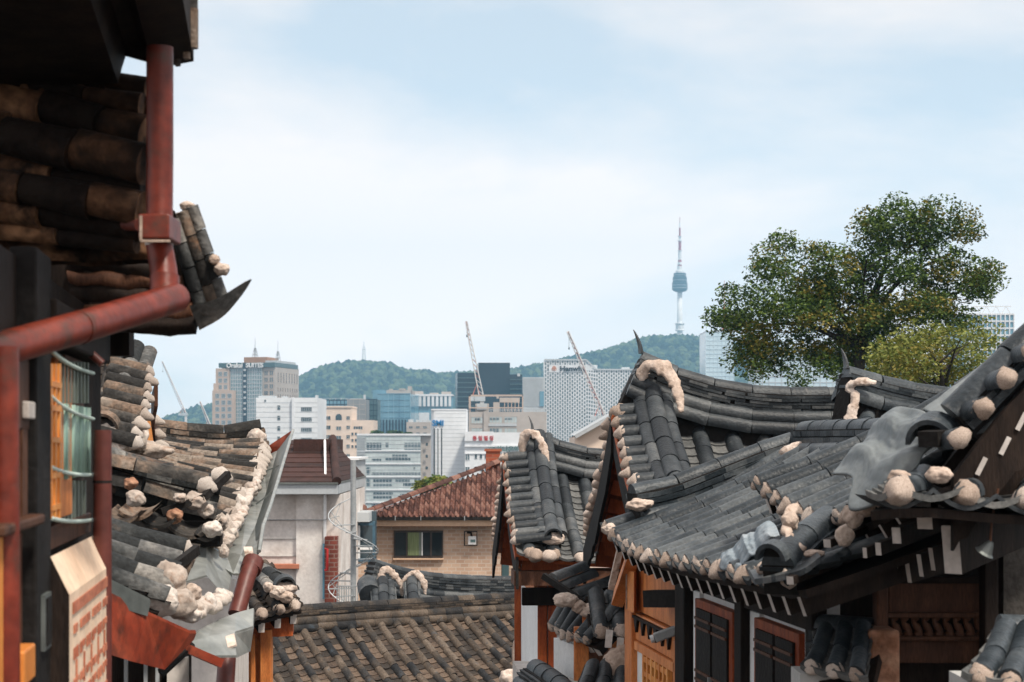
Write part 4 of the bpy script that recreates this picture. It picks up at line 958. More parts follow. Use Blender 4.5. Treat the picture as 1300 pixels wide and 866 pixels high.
blob(r2b, P(1034, 575, 13.9), (.22, .12, .11), seed=6.1); blob(r2b, P(1050, 586, 13.8), (.12, .1, .07), seed=8.1)
# near end of the long eave: loose plaster, cover tile and turned up corner
dn = ridge(h2, [P(1050, 640, 9.6), P(1010, 672, 9.2), P(985, 700, 8.95)], 'tile_near', 1, .10, .085, side=False, name='descending_ridge')
arch_end(dn, P(986, 706, 8.9), (-.6, -.8, -.3), .085, 'tile_near', .07, face=False)
collar(dn, [P(1012, 640, 9.35), P(1001, 655, 9.3), P(999, 676, 9.2), P(1010, 692, 9.1), P(1022, 697, 9.05)], .032)
for p, s, D in (((1003, 662), (.045, .05, .05), 9.25), ((968, 722), (.03, .04, .035), 9.15), ((1034, 703), (.05, .04, .022), 9.0)): blob(dn, P(*p, D), s, rough=.22)
fl = MB(); f_, L_ = spline([P(958, 735, 9.05), P(990, 730, 8.9), P(1020, 722, 8.8), P(1042, 706, 8.8)])
n = 14
for i in range(n):
    a, b_ = f_(i/n), f_((i+1)/n)
    fl.add([a, b_, b_ + V((.02, .35, .02)), a + V((.02, .35, .02)), a - UP*.03, b_ - UP*.03, b_ + V((.02, .35, -.01)), a + V((.02, .35, -.01))], [(0,1,2,3), (0,4,5,1), (4,7,6,5), (0,3,7,4), (1,5,6,2), (3,2,6,7)])
fl.build('corner_lip_tile', M['tile'], h2)
# lane wall under the eave : posts, white panels, shutters, orange lattice
XW = lambda D: 3.0 - .127*D
def dpx(px): return 3.0/((px-650)/2300 + .127)
NW = V((-1, -.127, 0)).normalized()
def wl(px): D = dpx(px); return (XW(D), D)
def wz(y, px): return (HY-y)*dpx(px)/F
def wbox(par, name, px0, px1, z0, z1, o0, o1, m, bevel=0, label=None):
    mb = MB(); mb.obox(wl(px0), wl(px1), NW, z0, z1, o0, o1); o = mb.build(name, M[m], par, bevel=bevel)
    if label: o['label'] = label
    return o
wbox(h2, 'lane_wall', 872, 1040, -5, -.85, -.12, -.02, 'plaster_white')
wbox(h2, 'wall_beam', 872, 1040, -1.06, -.88, -.02, .05, 'wood_dark')
wbox(h2, 'eave_beam', 830, 1043, -.90, -.72, -.02, .10, 'wood_dark')
for a, b_ in ((868, 880), (945, 954), (1037, 1046)): wbox(h2, 'post', a, b_, -5, -.85, -.02, .07, 'wood_dark', .01)
def shutters(par, a, b_, zt, zb, label):
    g = wbox(par, 'window', a, b_, zb, zt, -.02, .045, 'wood_red', .006, label)
    m_ = (a+b_)/2; w_ = (b_-a)*.085
    for x0, x1 in ((a+w_, m_-w_*.35), (m_+w_*.35, b_-w_)):
        s = wbox(g, 'shutter', x0, x1, zb+.06, zt-.06, .03, .062, 'black_board')
        for k_ in range(3):
            for q in (0, .06): wbox(g, 'shutter_bar', x0, x1, zt-.12-.37*k_-q-.018, zt-.12-.37*k_-q, .06, .074, 'wood_brown')
    wbox(g, 'latch', m_-.5, m_+.5, (zt+zb)/2-.05, (zt+zb)/2+.02, .06, .085, 'steel')
shutters(h2, 890, 938, -1.12, -2.15, 'shuttered window left of the middle dark post')
shutters(h2, 966, 1024, -1.10, -2.05, 'shuttered window right of the middle dark post')
for a, b_ in ((882, 890), (938, 945), (954, 966), (1024, 1036)): wbox(h2, 'wall_panel', a, b_, -5, -1.08, -.02, .01, 'plaster_white')
# orange lattice bay
wbox(h2, 'lattice_bay_wall', 806, 869, -6, -1.0, -.14, -.04, 'wood_orange')
wbox(h2, 'bay_post', 803, 812, -6, -1.05, -.03, .07, 'wood_orange', .01); wbox(h2, 'bay_post', 862, 869, -6, -1.5, -.03, .05, 'wood_orange', .01)
wbox(h2, 'bay_plank', 806, 866, -1.42, -1.02, -.04, .02, 'wood_orange', .01); wbox(h2, 'bay_plank', 808, 866, -1.66, -1.44, -.04, .035, 'wood_orange', .01)
mb = MB(); g0, g1 = 812, 862
for i in range(6):
    a = g0 + (g1-g0)*i/6; p0, p1 = wl(a+1), wl(a+5.5); z = -1.47; nn = V((NW.x, NW.y, 0))
    c = V((*wl(a+3.2), z)) + nn*.06
    q0, q1 = V((*p0, z)) + nn*.06, V((*p1, z)) + nn*.06
    mb.add([q0, q1, c - UP*.12, q0 - nn*.05, q1 - nn*.05, c - UP*.12 - nn*.05], [(0,1,2), (3,5,4), (0,3,4,1), (1,4,5,2), (2,5,3,0)])
mb.obox(wl(g0), wl(g1), NW, -1.475, -1.455, .0, .065); mb.build('pierced_trim', M['wood_dark'], h2)
wbox(h2, 'bay_panel', 812, 823, -6, -1.75, -.04, .02, 'plaster_white'); wbox(h2, 'bay_panel', 855, 862, -6, -1.85, -.04, .02, 'plaster_white')
ld = wbox(h2, 'lattice_door', 823, 855, -6, -1.72, -.04, .015, 'wood_brown', 0, 'orange lattice door')
mb = MB()
for i in range(7):
    a = 823.5 + 31*i/6; mb.obox(wl(a-.9), wl(a+.9), NW, -6, -1.74, .01, .05)
for j in range(12): mb.obox(wl(823), wl(855), NW, -1.80-.115*j, -1.755-.115*j, .012, .046)
mb.build('lattice', M['wood_amber'], ld)
wbox(h2, 'bay_rail', 812, 864, -1.74, -1.67, -.03, .05, 'wood_orange')
# bracket with pale edges at the corner of the bay, dark beam end
mb = MB(); mb.obox(P(797, 740, 15.2), P(806, 740, 15.0), (-.2, -1), -1.42, -1.08, -.1, .05); mb.build('bracket', M['wood_orange'], h2, bevel=.01)
mb = MB(); mb.obox(P(795.5, 740, 15.2), P(797.5, 740, 15.2), (-.2, -1), -1.40, -1.04, -.1, .06); mb.build('bracket_edge', M['lime'], h2)
mb = MB(); mb.beam(P(824, 760, 13.9), P(876, 760, 13.5), .12, .13); mb.build('beam_end', M['black_board'], h2)
mb = MB(); mb.beam(P(806, 700, 15.0), P(785, 760, 15.6), .10, .16, V((0,1,0))); mb.build('brace', M['wood_orange'], h2)
mb = MB(); mb.beam(P(789, 690, 15.0), P(776, 745, 15.2), .05, .10, V((0,1,0))); mb.build('brace_edge', M['lime'], h2)
# lantern camera on the bay
cmb = thing('security_camera', 'small grey security camera on the orange lattice bay', 'camera', P(858, 800, 13.6))
mb = MB(); mb.beam(V((-.16, 0, -.06)), V((.0, 0, .0)), .07, .07); mb.build('camera_body', M['steel'], cmb, True, bevel=.01)
mb = MB(); mb.tube([V((0, 0, 0)), V((.08, .1, .02))], .02, 8); mb.box(.0, .10, .02, .07, -.08, .10); mb.build('mount', M['steel'], cmb, True)
mb = MB(); mb.tube([V((-.165, 0, -.062)), V((-.19, 0, -.07))], .03, 10); mb.build('lens_hood', M['white_metal'], cmb, True)

# ---- ridge of the house behind
h3 = thing('tiled_house', 'house behind with only its upturned ridge end showing in front of the tree', 'house', (4.2, 15, gz(0, 15)), 0, HG)
rp3 = [P(1076, 463, 15.2), P(1092, 467, 15.25), P(1120, 476, 15.3), P(1160, 485, 15.4), P(1210, 492, 15.5), P(1330, 498, 15.7)]
r3 = ridge(h3, rp3, 'tile_near', 4, .12, .085, th=.03)
horn(r3, rp3[0] + V((0, 0, .01)), (-1, 0), .17, .14, 'tile', .30)
collar(r3, [P(1074, 556, 15.0), P(1080, 530, 15.0), P(1086, 505, 15.02), P(1078, 492, 15.05), P(1090, 485, 15.0), P(1112, 486, 15.0)], .038)
S3 = Slope([P(1082, 516, 15.3), P(1130, 522, 15.4), P(1330, 530, 15.7)], [P(1060, 575, 14.0), P(1120, 578, 14.1), P(1320, 580, 14.4)], .06)
roof_slope(h3, S3, 'tile_near', 'under', caps=False, rafters=False)
S3b = Slope([P(1082, 516, 15.35), P(1330, 530, 15.75)], [P(1060, 575, 17.4), P(1320, 580, 17.8)], .06)
roof_slope(h3, S3b, 'tile_near', 'under', caps=False, rafters=False)
mb = MB(); mb.obox((2.75, 15.2), (2.75, 16.6), (-1, 0), -5, -.35, 0, .1); mb.obox((2.75, 14.4), (6.5, 14.9), (.1, -1), -5, -.35, 0, .1); mb.build('wall', M['plaster_grey'], h3)
# ---- nearest house on the right : eave along the lane, gable towards us, tarpaulin over its hip
h4 = thing('tiled_house', 'nearest dark house on the right, tarpaulin on its roof and white rafter ends below', 'house', (3, 9, gz(0, 9)), 0, HG)
ex = lambda D: 2.896 - .127*D
Eb4 = [P(px, y, 2.896/((px-650)/2300+.127)) for px, y in ((958, 612), (972, 622), (988, 633), (1005, 645), (1030, 656), (1060, 660), (1085, 655), (1110, 643), (1150, 618))]
Et4 = [V((ex(11.1)+1.55, 11.25, .50)), V((ex(10)+1.55, 10.1, .50)), V((ex(9)+1.5, 9.1, .62)), V((3.35, 8.55, 1.05))]
S4 = Slope(Et4, Eb4, .08)
e4 = roof_slope(h4, S4, 'tile_near', 'under_shade', spacing=.235, r=.060, tl=.36, raftlen=.9, jit=.005)
# fan of second row rafters deeper under the eave
for i in range(6):
    p = P(1108+15*i, 726-(i > 3)*8*(i-3), 9.3-.13*i); mb = MB(); mb.beam(p + V((.45, .25, .10)), p, .03, .11, UP, 0, 1); mb.build('rafter', [M['wood_dark'], M['paint_white']], h4)
for (px, y, D, s1, s2) in ((1173, 652, 8.0, .075, .14), (1195, 645, 8.0, .03, .09), (1208, 698, 8.1, .085, .22), (1138, 680, 8.4, .045, .075), (1115, 697, 8.5, .03, .06), (1098, 702, 8.6, .022, .05), (1050, 690, 8.9, .04, .04), (1003, 737, 8.8, .04, .04)):
    mb = MB(); p = P(px, y, D); mb.beam(p + V((.5, .55, .12)), p, s1, s2, UP, 0, 1); mb.build('corner_rafter', [M['wood_dark'], M['paint_white']], h4)
# descending ridge along the gable edge, coming down to a hollow end tile
dp4 = [V((3.0, 8.6, 1.15)), P(1345, 368, 8.3), P(1305, 406, 8.25), P(1262, 446, 8.2), P(1224, 486, 8.2), P(1194, 514, 8.2)]
d4 = ridge(h4, dp4, 'tile_near', 3, .11, .085, side=False, th=.045, name='descending_ridge')
dd = V((-.45, -.8, -.35)); arch_end(d4, P(1190, 553, 8.25), dd, .115, 'tile_near', .12, face=False)
mb = MB(); p = P(1178, 558, 8.05); mb.beam(p, p + V((.14, .15, .02)), .10, .07); mb.build('dark_block', M['black_board'], d4)
vp4 = [P(1332, 436, 8.0), P(1284, 486, 7.95), P(1245, 533, 7.95), P(1208, 580, 7.95)]
v4 = verge(h4, vp4, V((.10, -1, -.05)), 'tile_near', .19, .17, .053, 'lime', -.12)
b4 = board(h4, [p + V((.02, .10, -.06)) for p in vp4], V((.1, -1, 0)), .34, .04, 'wood_dark', 'gable_board', 0, .02, .02)
mb = MB(); ring = [p + V((.05, .35, -.05)) for p in vp4]; ring = ring + [V((1.85, 8.3, -.35)), V((2.5, 8.3, -.35))]
n = len(ring); mb.add(ring + [q + V((0, .05, 0)) for q in ring], [tuple(range(n)), tuple(2*n-1-i for i in range(n))] + [(i, (i+1) % n, n+(i+1) % n, n+i) for i in range(n)]); mb.build('gable_wall', M['wood_dark'], h4)
for px, y, D in ((1297, 535, 8.0), (1276, 566, 8.0), (1246, 592, 8.0)):
    mb = MB(); p = P(px, y, D); mb.beam(p + V((0, .4, 0)), p, .022, .085, V((.5, 0, 1)), 0, 1); mb.build('purlin_end', [M['wood_dark'], M['paint_white']], h4)
# skirt eave below the gable, seen edge on
Sk = Slope([P(1135, 606, 8.35), P(1200, 612, 8.4), P(1345, 618, 8.5)], [P(1102, 632, 7.85), P(1140, 628, 7.75), P(1195, 628, 7.75), P(1250, 634, 7.8), P(1345, 640, 7.85)], .02)
sk = roof_slope(h4, Sk, 'tile_near', 'under', spacing=.27, r=.07, raftlen=.3, rafters=False, cap_sel=lambda k, n: k < 3)
lip = MB()
for i in range(3):
    a, b_ = Sk.B(i/3), Sk.B((i+1)/3); q = []
    for h in (0, -.022):
        for j in range(9): t_ = j/8; q.append(lerp(a, b_, t_) + V((0, -.03, .03 - .065*math.sin(pi*t_) + h)))
    fs = [(j, j+1, 10+j, 9+j) for j in range(8)]; lip.add(q, fs, 0, True)
    q2 = [x + V((0, .35, .0)) for x in q[9:]]; lip.add(q[9:] + q2, [(j, j+1, 10+j, 9+j) for j in range(8)], 0, True)
lip.build('eave_lip_tiles', M['tile'], h4)
for p, s, D in (((1192, 603), (.060, .04, .038), 7.8), ((1142, 607), (.052, .05, .038), 7.9), ((1084, 655), (.05, .05, .06), 8.7), ((1100, 642), (.045, .045, .05), 8.6), ((1072, 680), (.05, .04, .055), 8.9)): blob(sk, P(*p, D), s, rough=.2)
# facing wall below : posts, plank panel, turned balusters
def fbox(par, name, px0, px1, y0, y1, D, th, m, bevel=0):
    mb = MB(); a, b_ = P(px0, y0, D), P(px1, y1, D); mb.box(a.x, b_.x, D, D+th, b_.z, a.z); return mb.build(name, M[m], par, bevel=bevel)
fbox(h4, 'back_wall', 1120, 1420, 610, 1100, 9.75, .1, 'wood_dark')
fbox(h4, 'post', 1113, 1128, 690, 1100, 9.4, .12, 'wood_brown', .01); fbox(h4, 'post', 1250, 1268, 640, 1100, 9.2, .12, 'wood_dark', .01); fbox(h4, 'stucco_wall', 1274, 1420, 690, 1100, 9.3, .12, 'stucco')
pn = fbox(h4, 'plank_panel', 1128, 1252, 738, 780, 9.5, .06, 'wood_brown', .006); fbox(h4, 'panel_rail', 1126, 1253, 733, 741, 9.46, .1, 'wood_dark', .006)
fbox(h4, 'lower_panel', 1128, 1252, 806, 842, 9.5, .08, 'wood_brown', .006); fbox(h4, 'hand_rail', 1126, 1253, 778, 785, 9.44, .12, 'wood_brown', .008); fbox(h4, 'foot_rail', 1126, 1253, 808, 814, 9.44, .12, 'wood_brown', .008)
for i in range(9):
    px = 1137 + 13.2*i; p = P(px, 808, 9.5); q = P(px, 783, 9.5); mb = MB(); L = q.z - p.z
    mb.tube([p + UP*L*t_ + V((.016*math.sin(pi*2*t_), 0, 0)) for t_ in (0, .15, .3, .5, .7, .85, 1)], [.022, .026, .016, .022, .012, .018, .02], 8); mb.build('baluster', M['wood_brown'], h4)
# lane side wall and carved bracket in the shade
fbox(h4, 'eave_beam', 1040, 1300, 716, 738, 9.6, .14, 'wood_dark', .01)
mb = MB()
for q in (0, 1):
    c = P(1030+28*q, 757, 9.7); mb.tube([c + V(((.075-.008*i)*math.cos(i*.55 + q*pi), 0, (.06-.0065*i)*math.sin(i*.55))) for i in range(9)], .022, 8)
mb.build('carved_bracket', M['wood_brown'], h4)
fbox(h4, 'inner_wall', 1040, 1125, 738, 1100, 10.4, .08, 'wood_dark')
# hanging wind chime bowl at right
wc = thing('hanging_bell', 'small dark bell hanging on a cord under the nearest eave', 'bell', P(1257, 690, 7.9))
mb = MB(); mb.tube([V((0, 0, 0)), V((.01, 0, .12)), V((.035, 0, .24))], .006, 6); mb.build('cord', M['wood_brown'], wc, True)
mb = MB(); mb.lathe([(.012, .01), (.022, -.01), (.034, -.04), (.045, -.05), (.035, -.055)], n=14); o_ = mb.build('bell_cup', M['zinc_edge'], wc, True); o_.rotation_euler = (.3, .5, 0)
# small tiled wall roofs in front
def wall_roof(label, T, B, D0, D1, ridge_pts, px0, px1, ytop):
    o = thing('wall_coping', label, 'wall', (P(px0, 700, D0).x, D0, gz(0, D0)), 0)
    s = Slope(T, B, .02); r_ = roof_slope(o, s, 'tile_near', 'under', spacing=.125, r=.050, tl=.28, rafters=False)
    ridge(o, ridge_pts, 'tile_near', 2, .12, .085, th=.06, side=False)
    mb = MB(); a, b_ = P(px0, ytop, D1), P(px1, ytop, D1); mb.box(a.x, b_.x, D1+.15, D1+.45, -5, a.z); mb.build('wall', M['plaster_grey'], o)
    return o
w1 = wall_roof('blue grey tiled wall roof below the dark eave, beside the last shuttered window', [P(1040, 800, 9.6), P(1112, 795, 9.3)], [P(1018, 848, 9.2), P(1104, 862, 8.9)], 9.6, 9.0, [P(1043, 778, 9.75), P(1114, 784, 9.5)], 1022, 1118, 860)
mb = MB(); a = P(1103, 800, 9.2); mb.box(a.x, a.x+.16, 9.2, 9.5, -5, a.z); mb.build('end_pier', M['clay'], w1, bevel=.02)
w2 = wall_roof('blue grey tiled wall roof at the lower right corner with pale plaster plugs', [P(1262, 800, 7.6), P(1350, 800, 7.6)], [P(1222, 858, 7.1), P(1345, 878, 7.0)], 7.6, 7.1, [P(1268, 778, 7.75), P(1360, 782, 7.75)], 1240, 1350, 870)
# ---- tarpaulins
def sheet(o, grid, thick=.012, folds=.02, m='tarp', name=None, seed=0, local=None):
    """cloth from a coarse grid of points, refined with creases"""
    rows_ = [spline(r)[0] for r in grid]; nu, nv = 64, 40; mb = MB(); vs = []
    tri = lambda x: abs((x % 1.0)*2 - 1)
    for i in range(nu+1):
        u = i/nu; col = spline([r(u) for r in rows_])[0]
        for j in range(nv+1):
            v = j/nv; p = col(v); e = min(1, 6*min(u, 1-u, v+.08, 1-v+.12))
            g = .35*nz.noise(V((u*2.0, v*1.4, seed)))
            k = .9*tri(u*2.4 + v*.35 + seed + g*.5) + .35*tri(u*1.2 - v*1.5 + seed*2 - g*.5) + .22*tri(u*7.3 + v*1.1 + g*2)*(1-v*.5) + .10*nz.noise(V((u*14, v*14, seed+9)))
            vs.append(p + V((-.35, -.45, .82))*(folds*k*(.06+.94*e) + .004))
    q = len(vs); st = nv+1; ix = lambda i, j: i*st + j
    vs += [p - V((-.3, -.4, .85))*thick for p in vs]; fs = []
    for i in range(nu):
        for j in range(nv):
            fs.append((ix(i,j), ix(i+1,j), ix(i+1,j+1), ix(i,j+1))); fs.append((q+ix(i,j), q+ix(i,j+1), q+ix(i+1,j+1), q+ix(i+1,j)))
        fs += [(ix(i,0), q+ix(i,0), q+ix(i+1,0), ix(i+1,0)), (ix(i,nv), ix(i+1,nv), q+ix(i+1,nv), q+ix(i,nv))]
    for j in range(nv): fs += [(ix(0,j), ix(0,j+1), q+ix(0,j+1), q+ix(0,j)), (ix(nu,j), q+ix(nu,j), q+ix(nu,j+1), ix(nu,j+1))]
    mb.add(vs, fs, 0, True); return mb
tp = sheet(None, [[P(1122, 528, 9.3), P(1104, 556, 9.1), P(1080, 584, 8.95), P(1057, 601, 8.85)],
                  [P(1138, 518, 9.0), P(1124, 552, 8.8), P(1103, 584, 8.65), P(1082, 607, 8.6)],
                  [P(1156, 519, 8.75), P(1145, 556, 8.6), P(1122, 600, 8.45), P(1078, 646, 8.45)],
                  [P(1174, 524, 8.5), P(1165, 558, 8.35), P(1143, 598, 8.25), P(1112, 640, 8.3)],
                  [P(1192, 540, 8.35), P(1186, 566, 8.25), P(1170, 590, 8.2), P(1142, 616, 8.2)]], folds=.055, seed=1.15)
tag(tp.build('tarpaulin', M['tarp']), 'crumpled grey green tarpaulin draped over the nearest tiled eave', 'tarpaulin')
tp = sheet(None, [[P(1172, 520, 8.6), P(1200, 500, 8.65), P(1235, 474, 8.7), P(1262, 452, 8.75)],
                  [P(1195, 530, 8.4), P(1218, 518, 8.42), P(1244, 494, 8.45), P(1266, 470, 8.5)],
                  [P(1206, 545, 8.25), P(1228, 528, 8.25), P(1250, 505, 8.28), P(1268, 482, 8.3)]], folds=.012, seed=7.1)
tag(tp.build('tarpaulin', M['tarp']), 'smooth taut grey sheet laid beside the descending ridge above the hollow end tile', 'tarpaulin')
tp = sheet(None, [[P(912, 712, 10.45), P(932, 696, 10.35), P(955, 680, 10.25), P(978, 662, 10.15)],
                  [P(915, 722, 10.25), P(940, 703, 10.15), P(962, 686, 10.0), P(985, 668, 9.95)],
                  [P(935, 727, 10.0), P(955, 712, 9.9), P(975, 695, 9.8), P(990, 680, 9.75)]], folds=.04, m='tarp_blue', seed=4.7)
tag(tp.build('tarpaulin', M['tarp_blue']), 'small faded blue rag of sheeting lying on the long low eave', 'tarpaulin')
# ------------------------------------------------------------------ brown roof at the lower centre
hc = thing('tiled_house', 'low house in the centre with a wide brown grey tiled roof turned slightly away', 'house', (-1.5, 28, gz(0, 28)), 0, HG)
dr = V((.66, -.75, 0))
Tc = [P(352, 790, 27.2), P(450, 784, 28), P(560, 778, 29), P(690, 768, 30.4)]
Bc = [p + dr*2.7 + V((0, 0, -1.45)) for p in Tc]
Bc[0] = Bc[0] + V((-.5, -.35, 0)); Tc0 = Tc[0]
Sc = Slope([Tc[0] + V((-.9, -.75, 0))] + Tc, [Bc[0] + V((-.9, -.75, 0))] + Bc, .10)
roof_slope(hc, Sc, 'tile_mid', 'under_old', spacing=.30, r=.066, tl=.31, jit=.010, taper=.95, caps=False, rafters=False)
Sc2 = Slope([p + V((0, .05, 0)) for p in Tc], [p - dr*2.0 + V((0, 0, -1.2)) for p in Tc], .10)
roof_slope(hc, Sc2, 'tile_mid', 'under_old', spacing=.30, caps=False, rafters=False)
ridge(hc, [P(345, 770, 27.1), P(450, 763, 28), P(560, 757, 29), P(700, 749, 30.5)], 'tile_mid', 3, .13, .085, side=2, th=.035, jit=.012)
mb = MB(); cc = [p + dr*1.9 + V((0, 0, -1.3)) for p in (Tc[0], Tc[-1])]; nn = V((dr.x, dr.y)).normalized(); mb.obox(cc[0], cc[1], nn, -9, -3.75, -.2, 0); mb.build('wall', M['plaster_grey'], hc)
blob(hc.children[0], P(652, 862, 27), (.18, .15, .16), seed=5.5); blob(hc.children[0], P(656, 830, 28), (.07, .1, .35), seed=9.5)

# grey ridge behind it, with two plastered hip ends facing us
hb = thing('tiled_house', 'dark grey ridge behind the brown roof with two pink rimmed hip ends', 'house', (-2, 37, gz(0, 37)), 0, HG)
rb_ = [P(474, 708, 36), P(500, 717, 36.3), P(545, 726, 36.8), P(600, 730, 37.3), P(690, 732, 38)]
ridge(hb, rb_, 'tile', 5, .15, .095, side=2, th=.055)
Sb = Slope([p + V((.0, -.05, -.62)) for p in rb_], [p + V((.35, -2.4, -1.75)) for p in rb_], .10); roof_slope(hb, Sb, 'tile', 'under', caps=False, rafters=False)
Sb2 = Slope([p + V((.0, .05, -.62)) for p in rb_], [p + V((-.35, 2.4, -1.75)) for p in rb_], .10); roof_slope(hb, Sb2, 'tile', 'under', caps=False, rafters=False)
mb = MB(); mb.obox(P(476, 760, 35), P(680, 760, 36.5), (0, -1), -9, -4.3, -.2, 0); mb.build('wall', M['plaster_grey'], hb)
for px, w_, D in ((486, 1.5, 35.2), (523, 1.0, 35.2)):
    d_ = ridge(hb, [P(px, 730, D), P(px+1, 748, D-.5), P(px+4, 775, D-1.1)], 'tile', 3, .14*w_, .11, side=False, double=(w_ > 1), name='descending_ridge')
    r_ = .30*w_ if w_ > 1 else .32
    collar(d_, [P(px-13*(1 if w_ <= 1 else .4), 757, D+.05), P(px-11*(1 if w_ <= 1 else .3), 740, D+.05), P(px+2*w_, 727-5*(w_ > 1), D+.05), P(px+14*w_, 738, D+.05), P(px+17*w_, 755, D+.05)], .05)
mb = MB(); mb.tube([P(466, 741, 35.3), P(470, 755, 34.9)], [.20, .22], 12); mb.build('hip_tile', M['tile'], hb)

# ------------------------------------------------------------------ brick house with a brown hipped roof
BD = 48.0
bh = thing('brick_house', 'buff brick house with brown clay hipped roof and a sliding window', 'house', (P(470, 600, BD).x, BD, gz(0, BD)), 0)
o0 = V(bh.location)
def bbox(name, px0, px1, y0, y1, d0, d1, m, par=None, bevel=0):
    mb = MB(); a, b_ = P(px0, y0, BD), P(px1, y1, BD); mb.box(a.x, b_.x, BD+d0, BD+d1, b_.z, a.z); return mb.build(name, M[m], par or bh, bevel=bevel)
bbox('wall', 470, 636, 666, 830, 0, 6.5, 'brick_buff'); bbox('wall_return', 636, 720, 668, 830, 1.6, 6.5, 'brick_buff')
bbox('fascia', 464, 652, 658.5, 667.5, -.42, 6.9, 'beige_paint', bevel=.02); bbox('gutter', 462, 654, 655.5, 659.5, -.52, -.36, 'black_board')
bbox('soffit', 465, 651, 666, 668, -.40, 6.8, 'wood_brown')
for px in (503, 535, 590): bbox('gutter_bracket', px, px+1, 654.5, 660, -.55, -.34, 'steel')
# tiled hip slope : rows of rounded tiles clipped by the hip line
ea, eb = P(458, 657, BD-.45), P(655, 657, BD-.45); slope_run = 3.0; rise = 1.42
nrows, ncol = 12, 30; mb = MB()
for i in range(ncol):
    x0, x1 = lerp(ea.x, eb.x, i/ncol), lerp(ea.x, eb.x, (i+1)/ncol); xm = (x0+x1)/2
    smax = min(1, max(.03, (xm-ea.x)/(P(645, 0, BD).x-ea.x)))
    nr = max(1, round(nrows*smax))
    for j in range(nr):
        s0, s1 = j/nrows, min(smax, (j+1)/nrows) + .012; vs = []; kk = 8; jz = RNG.uniform(-.008, .008)
        for s_, h in ((s0, .03), (s1, .0), ):
            for q in range(kk+1):
                t_ = q/kk; vs.append(V((lerp(x0, x1, t_), ea.y + slope_run*s_, ea.z + rise*s_ + h + jz + .045*math.sin(2*pi*t_ - .6))))
        lip_ = [v - UP*.03 for v in vs[:kk+1]]
        mb.add(vs + lip_, [(q, q+1, kk+2+q, kk+1+q) for q in range(kk)] + [(q+1, q, 2*kk+2+q, 2*kk+3+q) for q in range(kk)], 0, False)
rf = mb.build('roof', M['roman_tile'], bh)
mb = MB(); a, b_ = ea + V((0, .02, -.03)), eb + V((0, .02, -.03)); tp_ = V((P(645, 0, BD).x, ea.y+slope_run, ea.z+rise-.04)); tr_ = V((eb.x, ea.y+slope_run, ea.z+rise-.04)); bk = V((ea.x, ea.y+6.4, ea.z-.03)); br_ = V((eb.x, ea.y+6.4, ea.z-.03))
mb.add([a, b_, tr_, tp_, bk, br_], [(0,1,2,3), (0,3,4), (3,2,5,4), (0,4,5,1), (1,5,2)]); mb.build('roof_board', M['roman_tile'], rf)
mb = MB(); h0, h1_ = ea + V((.1, .05, .10)), tp_ + UP*.13
for i in range(17):
    p0, p1 = h0.lerp(h1_, i/17), h0.lerp(h1_, (i+1.06)/17); d_ = (p1-p0).normalized(); sd = d_.cross(UP).normalized(); mb.half(p0, p1, sd, sd.cross(d_), .115, .098)
for i in range(3):
    p0, p1 = h1_.lerp(tr_ + UP*.13, i/3), h1_.lerp(tr_ + UP*.13, (i+1.06)/3); d_ = (p1-p0).normalized(); sd = d_.cross(UP).normalized(); mb.half(p0, p1, sd, sd.cross(d_), .115, .098)
mb.build('hip_tiles', M['roman_tile'], rf)
mb = MB(); p = h0 + V((-.04, -.05, .05)); mb.lathe([(.09, 0), (.12, .06), (.10, .14), (.05, .19)], (p.x, p.y), 12); 
for v in mb.v: v.z += p.z
mb.build('hip_finial', M['roman_tile'], rf)
ch = MB(); c = P(626, 585, BD+2.6); ch.box(c.x-.20, c.x+.20, c.y-.2, c.y+.2, c.z-.7, P(0, 573, BD+2.6).z); chm = ch.build('chimney', M['brick_chimney'], rf)
ch = MB(); zt = P(0, 573, BD+2.6).z; ch.box(c.x-.24, c.x+.24, c.y-.24, c.y+.24, zt, zt+.07); ch.build('chimney_cap', M['brick_chimney'], rf)
vt = MB(); p = P(577, 640, BD+.9); vt.tube([p - UP*.25, p + UP*.12], .045, 10); vt.tube([p + UP*.10, p + UP*.19], [.09, .03], 10); vt.build('roof_vent', M['lime'], rf)
wn = bbox('window', 500, 562.5, 673.5, 708.5, -.06, .12, 'frame_brown')
for a, b_, m_ in ((502, 515.5, 'glass_dark'), (548, 561, 'glass_dark'), (518, 532, 'curtain'), (536, 546.5, 'glass_dark'), (532, 536.5, 'green_dim')): bbox('pane', a, b_, 676, 705, -.075, -.02, m_, wn)
for a, b_ in ((516, 517.6), (546.3, 548.5)): bbox('mullion', a, b_, 674.5, 706.5, -.09, .0, 'frame_brown', wn)
bbox('mullion', 535.5, 536.8, 676, 705, -.085, .0, 'white_metal', wn)
bbox('sill', 499, 563.5, 708.6, 711, -.10, .1, 'beige_paint', wn, .01)
mt = bbox('meter_niche', 589, 606, 674, 693, -.03, .1, 'frame_brown'); bbox('meter_back', 590.5, 605, 675.5, 692, -.035, -.02, 'brick_buff', mt); bbox('meter_box', 594.5, 604.5, 680.5, 691, -.20, -.03, 'white_metal', mt, .01); bbox('meter_screen', 597.5, 603.5, 684.5, 688, -.21, -.19, 'c_signgreen', mt)
mb = MB(); mb.tube([P(593, 676, BD-.1), P(598, 676.5, BD-.12), P(598.5, 681, BD-.12)], .03, 8); mb.build('meter_pipe', M['black_board'], mt)
bbox('green_door_frame', 637, 646, 712, 740, 1.50, 1.62, 'c_teal')

